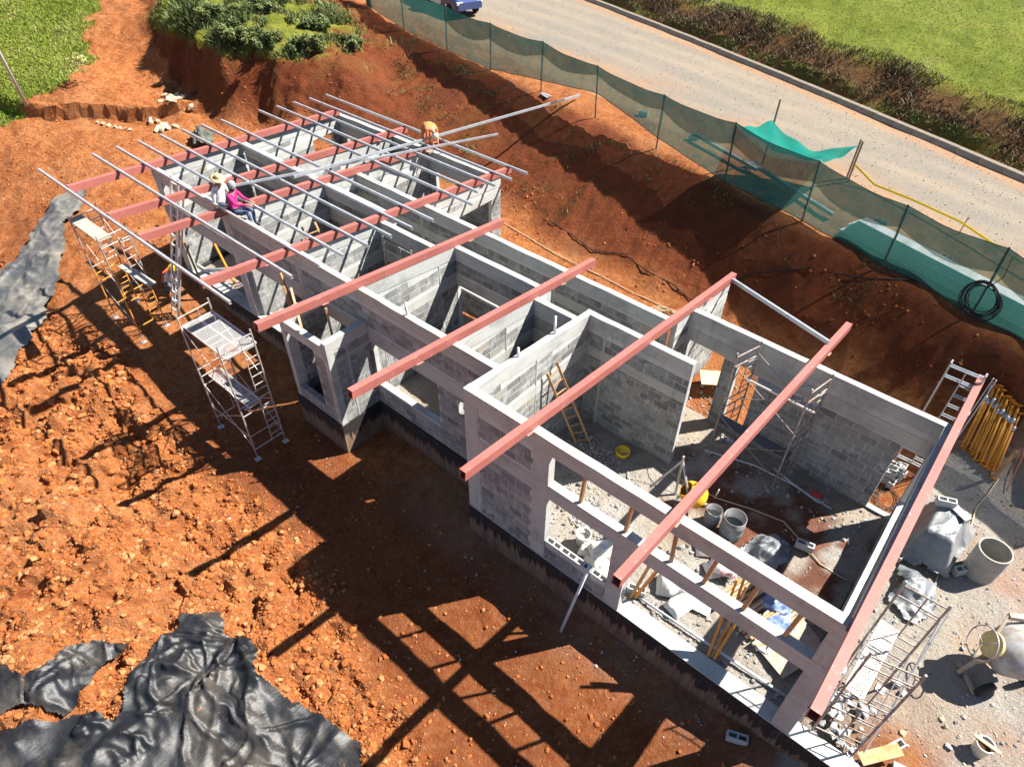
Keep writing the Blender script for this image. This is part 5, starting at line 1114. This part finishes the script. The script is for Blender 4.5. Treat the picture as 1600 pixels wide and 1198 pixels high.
X = rng.uniform(-28,14,60000); D = rng.uniform(.7,3.3,60000); Y = Kf(X)+D; k = rng.random(len(X)) < np.clip(1.8*(fbm(X,Y,1.1,3,121)-.22),0,1); X, Y, D = X[k], Y[k], D[k]
tag(blades(X,Y,rng.uniform(.05,.24,len(X)),rng.uniform(.02,.045,len(X)),'dry_brush',M_BRUSH,1.0,tone=rng.random(len(X))*.75+(D<1.1)*.5+(D>2.6)*.35),'dark dry brush on the low bank behind the kerb','brush',kind='stuff')
X = np.concatenate([rng.uniform(-21,10,16000), rng.uniform(-21,-6,16000)]); Y = np.concatenate([Ff(X[:16000])-rng.uniform(.1,1.6,16000), Ff(X[16000:])-rng.uniform(.3,4.5,16000)]); f_ = fbm(X,Y,1.0,3,131); k = (f_ > .63)&(rng.random(len(X)) < .35); X, Y = X[k], Y[k]
tag(blades(X,Y,rng.uniform(.04,.18,len(X)),rng.uniform(.02,.04,len(X)),'bank_weeds',M_LEAF,.9,tone=rng.random(len(X))*.8+.2),'sparse green weeds on the upper edge of the red bank','weeds',kind='stuff')
X = rng.uniform(-33.5,-19.5,60000); Y = rng.uniform(9.5,18,60000); i = np.clip(np.searchsorted(gx,X)-1,0,len(gx)-1); j = np.clip(np.searchsorted(gy,Y)-1,0,len(gy)-1); gm = mound.reshape(sh)[i,j]; k = rng.random(len(X)) < gm*.8*np.clip(fbm(X,Y,1.5,3,133)*2.6-.85,0,1); X, Y = X[k], Y[k]
tag(blades(X,Y,rng.uniform(.12,.5,len(X)),rng.uniform(.03,.07,len(X)),'mound_grass',M_LEAF,.9,tone=fbm(X,Y,1.2,3,135)*1.2-.2+rng.normal(0,.15,len(X))),'tangled green weeds on the mound above the cut bank','weeds',kind='stuff')
def bush(x, y, r_, h_, label, n_=2600):
    z = H(x,y); t = thing('bush',(x,y,z),label,'bush','bushes on the mound'); nc = 14
    cc = np.column_stack([rng.normal(0,.5,nc)*r_, rng.normal(0,.5,nc)*r_, rng.uniform(.15,.95,nc)*h_]); cr_ = rng.uniform(.22,.42,nc)*r_
    w_ = rng.integers(0,nc,n_); d = rng.normal(0,1,(n_,3)); d /= np.linalg.norm(d,axis=1)[:,None]; P = cc[w_]+d*(cr_[w_]*rng.random(n_)**.4)[:,None]; P[:,2] = np.abs(P[:,2])
    L = rng.uniform(.05,.11,n_); a = rng.uniform(0,6.28,n_); ti = rng.uniform(-.6,.9,n_); u = np.stack([np.cos(a)*np.cos(ti),np.sin(a)*np.cos(ti),np.sin(ti)],1)*L[:,None]; v = np.stack([-np.sin(a),np.cos(a),rng.uniform(-.4,.4,n_)],1)*(L*.38)[:,None]
    P = P+np.array([x,y,z]); V = np.stack([P-u,P+v,P+u,P-v],1).reshape(-1,3); F = np.arange(n_*4).reshape(-1,4)
    tn = np.repeat(np.clip(rng.random(nc)[w_]*.55+.45*rng.random(n_),0,1),4); from_np('foliage',V,F,M_LEAF,t,attrs={'tone':('FLOAT',tn)})
    mb = MB()
    for q in range(6): c_ = cc[rng.integers(0,nc)]; mb.path([(x,y,z-.05),(x+c_[0]*.4,y+c_[1]*.4,z+c_[2]*.6),(x+c_[0],y+c_[1],z+c_[2])],.014,5)
    mb.build('stems', M_GWOOD, t)
for k, (x, y, r_, h_, lb) in enumerate(((-27.6,11.3,.7,.5,'dense green bush on the lip of the cut bank, leftmost'),(-25.6,10.9,.75,.5,'dense green bush on the lip of the cut bank, second from the left'),(-24.0,11.5,.75,.5,'bushy green shrub over the middle of the cut bank'),(-22.6,12.6,.7,.6,'small bush at the right end of the mound'),(-26.6,13.6,.8,.6,'large bush on top of the mound behind the lip'),(-24.4,14.6,.75,.5,'rounded bush on the mound nearest the fence end'),(-22.0,15.0,.5,.4,'low isolated shrub between the mound and the fence'))): bush(x,y,r_,h_,lb)
t = thing('sapling',(-30.9,5.6,H(-30.9,5.6)),'thin sapling with pale yellow leaves in the grass at the far left','sapling'); z = H(-30.9,5.6)
mb = MB(); mb.path([(-30.9,5.6,z),(-30.92,5.62,z+.5),(-30.95,5.6,z+1.0)],.015,5); mb.build('stem',M_GWOOD,t)
n_ = 120; P = np.array([-30.95,5.6,z+1.0])+rng.normal(0,.16,(n_,3)); u = rng.normal(0,.05,(n_,3)); v = rng.normal(0,.03,(n_,3)); from_np('leaves',np.stack([P-u,P+v,P+u,P-v],1).reshape(-1,3),np.arange(n_*4).reshape(-1,4),mat('yellow_leaves',(.35,.36,.12),.6),t)
# ------------------------------------------------------------------ people
def cloth(name, col, col2=None): return mat(name, col, .85, col2=col2 or tuple(c*.75 for c in col), ns=14)
M_SKIN = mat('skin', (.30,.155,.09), .6); M_HAIR = mat('dark_hair', (.015,.012,.010), .7); M_EYE = mat('eye_dark', (.02,.015,.012), .3); M_BOOT = mat('work_boot', (.06,.045,.035), .7)
def person(pelvis, face, J, shirt, trousers, label, group='workers', sleeves=True, name='person'):
    """J: joint -> (forward, left, up) from the pelvis; the body is one skinned surface"""
    fx, fy = math.cos(face), math.sin(face); pel = Vector(pelvis)
    T = lambda p: Vector((pel.x+fx*p[0]-fy*p[1], pel.y+fy*p[0]+fx*p[1], pel.z+p[2]))
    pts = {k: T(v) for k, v in J.items()}; pts['pelvis'] = T((0,0,0))
    R_ = dict(pelvis=.155, spine=.145, chest=.165, neck=.055, head=.095, crown=.085, shoulderL=.075, elbowL=.047, wristL=.033, palmL=.036, hipL=.095, kneeL=.065, ankleL=.045, toeL=.042)
    E_ = [('pelvis','spine'),('spine','chest'),('chest','neck'),('neck','head'),('head','crown')]
    for s in 'LR': E_ += [('chest','shoulder'+s),('shoulder'+s,'elbow'+s),('elbow'+s,'wrist'+s),('wrist'+s,'palm'+s),('pelvis','hip'+s),('hip'+s,'knee'+s),('knee'+s,'ankle'+s),('ankle'+s,'toe'+s)]
    hd_ = (pts['head']-pts['neck']).normalized(); pts['crown'] = pts['head']+hd_*.10
    for s in 'LR':
        d = (pts['wrist'+s]-pts['elbow'+s]).normalized(); pts['palm'+s] = pts['wrist'+s]+d*.075
        side = d.cross(Vector((0,0,1))).normalized() if abs(d.z) < .95 else Vector((fy,-fx,0)); nrm_ = side.cross(d)
        for i, (o_, L) in enumerate(((-.033,.055),(-.012,.068),(.010,.072),(.030,.062))):
            a = 'f%d%s' % (i, s); pts[a+'a'] = pts['palm'+s]+side*o_+d*.035; pts[a+'b'] = pts[a+'a']+d*L*.55-nrm_*.014; pts[a+'c'] = pts[a+'b']+d*L*.35-nrm_*.030
            E_ += [('palm'+s,a+'a'),(a+'a',a+'b'),(a+'b',a+'c')]
        a = 't'+s; pts[a+'a'] = pts['palm'+s]-side*.045-d*.01; pts[a+'b'] = pts[a+'a']+d*.045-side*.012-nrm_*.012; E_ += [('palm'+s,a+'a'),(a+'a',a+'b')]
    keys = list(pts); ix = {k: i for i, k in enumerate(keys)}
    me = bpy.data.meshes.new('person'); me.from_pydata([pts[k]-pel for k in keys], [(ix[a],ix[b_]) for a, b_ in E_], [])
    ob = bpy.data.objects.new('person_tmp', me); COL.objects.link(ob); md = ob.modifiers.new('Skin','SKIN'); md.use_smooth_shade = True; sk = me.skin_vertices[0].data
    for k in keys:
        kk = k[:-1]+'L' if k[-1] == 'R' and k[:-1] in ('shoulder','elbow','wrist','palm','hip','knee','ankle','toe') else k
        r_ = R_.get(kk, .0095); sk[ix[k]].radius = (r_, r_ if kk not in ('chest','spine','pelvis') else r_*.78); sk[ix[k]].use_root = (k == 'pelvis')
    sd = ob.modifiers.new('Sub','SUBSURF'); sd.levels = 1; sd.render_levels = 1
    bpy.context.view_layer.update(); ev = ob.evaluated_get(bpy.context.evaluated_depsgraph_get()); m2 = bpy.data.meshes.new_from_object(ev); bpy.data.objects.remove(ob)
    for mm in (M_SKIN, shirt, trousers, M_BOOT): m2.materials.append(mm)
    segs = [(np.array(pts[a]-pel), np.array(pts[b_]-pel), a, b_) for a, b_ in E_]
    P = np.array([p.center[:] for p in m2.polygons]); best = np.full(len(P),1e9); lab = np.zeros(len(P),int)
    for a, b_, ka, kb in segs:
        ab = b_-a; t_ = np.clip(((P-a)@ab)/max(ab@ab,1e-9),0,1); d = np.linalg.norm(P-(a+t_[:,None]*ab),axis=1)
        kb0 = kb.rstrip('LR'); mi = 0
        if kb0 in ('spine','chest','shoulder','elbow') or (kb0 == 'wrist' and sleeves): mi = 1
        elif kb0 in ('hip','knee','ankle'): mi = 2
        elif kb0 == 'toe': mi = 3
        elif kb0 == 'neck' and kb == 'neck': mi = 0
        w_ = d < best; best[w_] = d[w_]; lab[w_] = mi
    m2.polygons.foreach_set('material_index', lab.astype(np.int32)); m2.polygons.foreach_set('use_smooth', np.ones(len(P),bool)); m2.name = name
    o = bpy.data.objects.new(name, m2); COL.objects.link(o); o.location = pel; ORG[o.name] = np.array(pel); tag(o, label, 'person', group)
    # face: eyes, nose, mouth, ears on the side the head looks to
    up = hd_; fwd = Vector((fx,fy,0)); fwd = (fwd-up*fwd.dot(up)).normalized() if abs(fwd.dot(up)) < .98 else Vector((0,0,-1)); lf = up.cross(fwd); hc = pts['head']+up*.03
    mb = MB()
    mb.tube(hc+fwd*.085+up*.0,hc+fwd*.118-up*.025,.012,6,.016); mb.build('nose', M_SKIN, o, True)
    for s in (-1,1):
        mb = MB(); mb.lathe(hc+fwd*.088+lf*s*.034+up*.015,[(0,-.012),(.011,-.006),(.011,.004),(0,.01)],8,axis=fwd); mb.build('eye', M_EYE, o)
        mb = MB(); mb.lathe(hc+lf*s*.092,[(0,-.008),(.022,-.004),(.026,.008),(0,.014)],8,axis=lf*s); mb.build('ear', M_SKIN, o)
    mb = MB(); mb.bar(hc+fwd*.090-up*.048-lf*.024,hc+fwd*.090-up*.048+lf*.024,.010,.010); mb.build('mouth', mat('lips',(.20,.07,.05),.6), o)
    mb = MB(); mb.lathe(hc-fwd*.012+up*.005,[(.104,0),(.104,.03),(.09,.075),(.055,.105),(0,.115)],16,axis=up); mb.build('hair', M_HAIR, o, True)
    return o, hc, up, fwd
SIT = dict(spine=(-.02,0,.24), chest=(.03,0,.46), neck=(.07,0,.60), head=(.10,0,.71), shoulderL=(.04,.18,.50), shoulderR=(.04,-.18,.50), elbowL=(.20,.24,.27), elbowR=(.22,-.22,.28), wristL=(.44,.15,.24), wristR=(.46,-.12,.26),
    hipL=(.05,.10,-.02), hipR=(.05,-.10,-.02), kneeL=(.46,.13,.0), kneeR=(.46,-.11,.02), ankleL=(.44,.13,-.40), ankleR=(.46,-.11,-.38), toeL=(.58,.14,-.46), toeR=(.60,-.12,-.44))
SIT2 = dict(SIT, elbowR=(.02,-.25,.24), wristR=(-.02,-.24,.02), elbowL=(.16,.22,.25), wristL=(.34,.12,.14))
CRO = dict(spine=(.10,0,.22), chest=(.26,0,.40), neck=(.36,0,.50), head=(.42,0,.60), shoulderL=(.26,.18,.44), shoulderR=(.26,-.18,.44), elbowL=(.42,.24,.26), elbowR=(.44,-.20,.28), wristL=(.60,.16,.38), wristR=(.62,-.12,.16),
    hipL=(.03,.10,-.02), hipR=(.03,-.10,-.02), kneeL=(.36,.16,.10), kneeR=(.30,-.16,-.08), ankleL=(.16,.14,-.27), ankleR=(-.05,-.14,-.27), toeL=(.32,.16,-.32), toeR=(.10,-.16,-.32))
BEND = dict(spine=(.14,0,.10), chest=(.36,0,.04), neck=(.50,0,-.05), head=(.57,0,-.13), shoulderL=(.38,.18,.0), shoulderR=(.38,-.18,.0), elbowL=(.40,.22,-.26), elbowR=(.46,-.20,-.26), wristL=(.52,.14,-.46), wristR=(.56,-.10,-.46),
    hipL=(.0,.10,-.05), hipR=(.0,-.10,-.05), kneeL=(.10,.13,-.42), kneeR=(.02,-.13,-.42), ankleL=(.02,.12,-.78), ankleR=(-.12,-.12,-.78), toeL=(.16,.13,-.82), toeR=(.02,-.13,-.82))
o, hc, up, fwd = person((-10.33,1.0,3.72), rad(15), SIT2, cloth('white_shirt',(.66,.66,.66)), cloth('dark_trousers',(.06,.07,.10)), 'man in a straw hat and white shirt sitting on the front wall top', None)
M_STRAW = mat('straw', (.55,.42,.22), .8, col2=(.44,.32,.16), ns=30); mb = MB(); mb.lathe(hc+up*.045,[(.0,.125),(.06,.125),(.085,.10),(.098,.02),(.105,0),(.20,-.015),(.205,-.005),(.108,.012)],24,axis=(up+fwd*.1)); mb.build('straw_hat', M_STRAW, o, True)
o, hc, up, fwd = person((-9.72,1.02,3.72), rad(30), SIT, cloth('magenta_shirt',(.55,.02,.16)), cloth('blue_jeans',(.075,.11,.19)), 'man in a magenta shirt, grey cap and jeans sitting on the front wall top', None)
mb = MB(); mb.lathe(hc+up*.01,[(.112,-.06),(.114,.0),(.108,.05),(.085,.10),(.045,.125),(0,.13)],20,axis=up); mb.build('cap', mat('grey_cap',(.26,.29,.28),.7,col2=(.18,.20,.19),ns=12), o, True)
mb = MB(); mb.lathe(hc-up*.13,[(.085,0),(.095,.05),(.10,.09)],16,axis=up); mb.build('neck_cloth', mat('black_cloth',(.015,.012,.014),.8), o, True)
mb = MB(); mb.lathe(Vector(o.location)+Vector((0,0,.03)),[(.155,-.06),(.17,-.02),(.17,.05),(.155,.08)],16); mb.build('tool_belt', mat('belt_black',(.02,.02,.022),.6), o, True)
zc = H(-14.2,.15)
o, hc, up, fwd = person((-14.35,.12,zc+.36), rad(30), CRO, cloth('white_tshirt',(.60,.60,.62)), cloth('grey_trousers',(.12,.12,.13)), 'man in a yellow hard hat crouching in the shade behind the ladder', None)
M_HH = mat('yellow_hard_hat', (.75,.55,.02), .35); mb = MB(); mb.lathe(hc+up*.02,[(.135,0),(.125,.01),(.118,.05),(.095,.10),(.05,.13),(0,.135)],22,axis=up); mb.build('hard_hat', M_HH, o, True); mb = MB(); mb.bar(hc+up*.025+fwd*.11,hc+up*.015+fwd*.175,.15,.012); mb.build('hat_peak', M_HH, o)
q_ = Vector(o.location); M_VEST = mat('orange_vest', (.72,.10,.03), .6)
dv = Vector((math.cos(rad(30)),math.sin(rad(30)),0)); mb = MB(); mb.bar(q_+dv*-.03+Vector((0,0,.16)), q_+dv*.14+Vector((0,0,.50)), .34, .03, up=(-dv.x,-dv.y,.6)); mb.build('safety_vest', M_VEST, o)
o, hc, up, fwd = person((-10.28,8.83,roofz(8.8)+.88), rad(-12), BEND, cloth('orange_shirt',(.78,.22,.07)), cloth('orange_trousers',(.58,.20,.10)), 'man in orange bending over on the back wall top beside the steel tubes', None)
mb = MB(); mb.lathe(hc+up*.01,[(.118,-.03),(.12,.0),(.112,.05),(.085,.10),(.04,.125),(0,.13)],20,axis=up); mb.build('hard_hat', mat('cream_hard_hat',(.62,.56,.36),.4), o, True)
mb = MB(); mb.box((-10.45,8.6,roofz(8.8)-.0),(-9.95,8.86,roofz(8.8)+.05)); tag(mb.build('board', M_GWOOD), 'short dark board under the feet of the worker in orange', 'board')
# ------------------------------------------------------------------ blocks: the 300 that show largest singly, the rest as one part
bpy.context.view_layer.update(); dg = bpy.context.evaluated_depsgraph_get()
sc = []
for i, (c, u, nr, L, hh, th, w_) in enumerate(BL):
    v = np.array(CAM)-c; s = 1 if v@np.array([nr[0],nr[1],0]) > 0 else -1
    fp = c+np.array([nr[0],nr[1],0])*s*th/2
    d = np.array(CAM)-fp; dist = np.linalg.norm(d); face = abs(d@np.array([nr[0],nr[1],0]))/dist
    hit, loc, _, _, ob, _ = scene.ray_cast(dg, CAM, Vector(-d/dist), distance=dist+1)
    vis = hit and abs((Vector(loc)-CAM).length-dist) < .06
    sc.append(face*L*hh/dist**2 if vis else 0.)
order = np.argsort(-np.array(sc)); single = set(int(i) for i in order[:300] if sc[i] > 0)
cache = {}
def bmesh_for(L, hh, th):
    k = (round(L,2), round(hh,2), round(th,2), random.randrange(4) if L > .3 else 0)
    if k not in cache:
        mb = MB(); mb.box((-L/2,-th/2,-hh/2),(L/2,th/2,hh/2)); me = bpy.data.meshes.new('block')
        me.from_pydata([(x+random.uniform(-.006,.006),y+random.uniform(-.0012,.0012),q+random.uniform(-.006,.006)) for x,y,q in mb.v], [], mb.f); me.materials.append(M_BLOCK1); cache[k] = me
    return cache[k]
V = []; F = []; T = []
for i, (c, u, nr, L, hh, th, w_) in enumerate(BL):
    if i in single:
        o = bpy.data.objects.new('block', bmesh_for(L, hh, th)); COL.objects.link(o); o.parent = w_
        o.location = c-ORG[w_.name]; o.rotation_euler = (0,0,math.atan2(u[1],u[0]))
    else:
        b0 = len(V); U = np.array([u[0],u[1],0])*L/2; W_ = np.array([nr[0],nr[1],0])*th/2; Z = np.array([0,0,hh/2])
        for k in (-1,1):
            for a, b_ in ((-1,-1),(1,-1),(1,1),(-1,1)): V.append(c+U*(a+random.uniform(-.02,.02)*.9)+W_*(b_+random.uniform(-.014,.014))+Z*(k+random.uniform(-.06,.06)))
        F += [[b0+q for q in f] for f in [(0,3,2,1),(4,5,6,7),(0,1,5,4),(1,2,6,5),(2,3,7,6),(3,0,4,7)]]
        T += [random.random()]*8
ob = from_np('blocks', np.array(V), np.array(F), M_BLOCKN, house, center=False, attrs={'tone':('FLOAT', T)}); tag(ob, kind='stuff')
print('blocks', len(BL), 'single', len(single), 'visible', sum(1 for s in sc if s > 0))
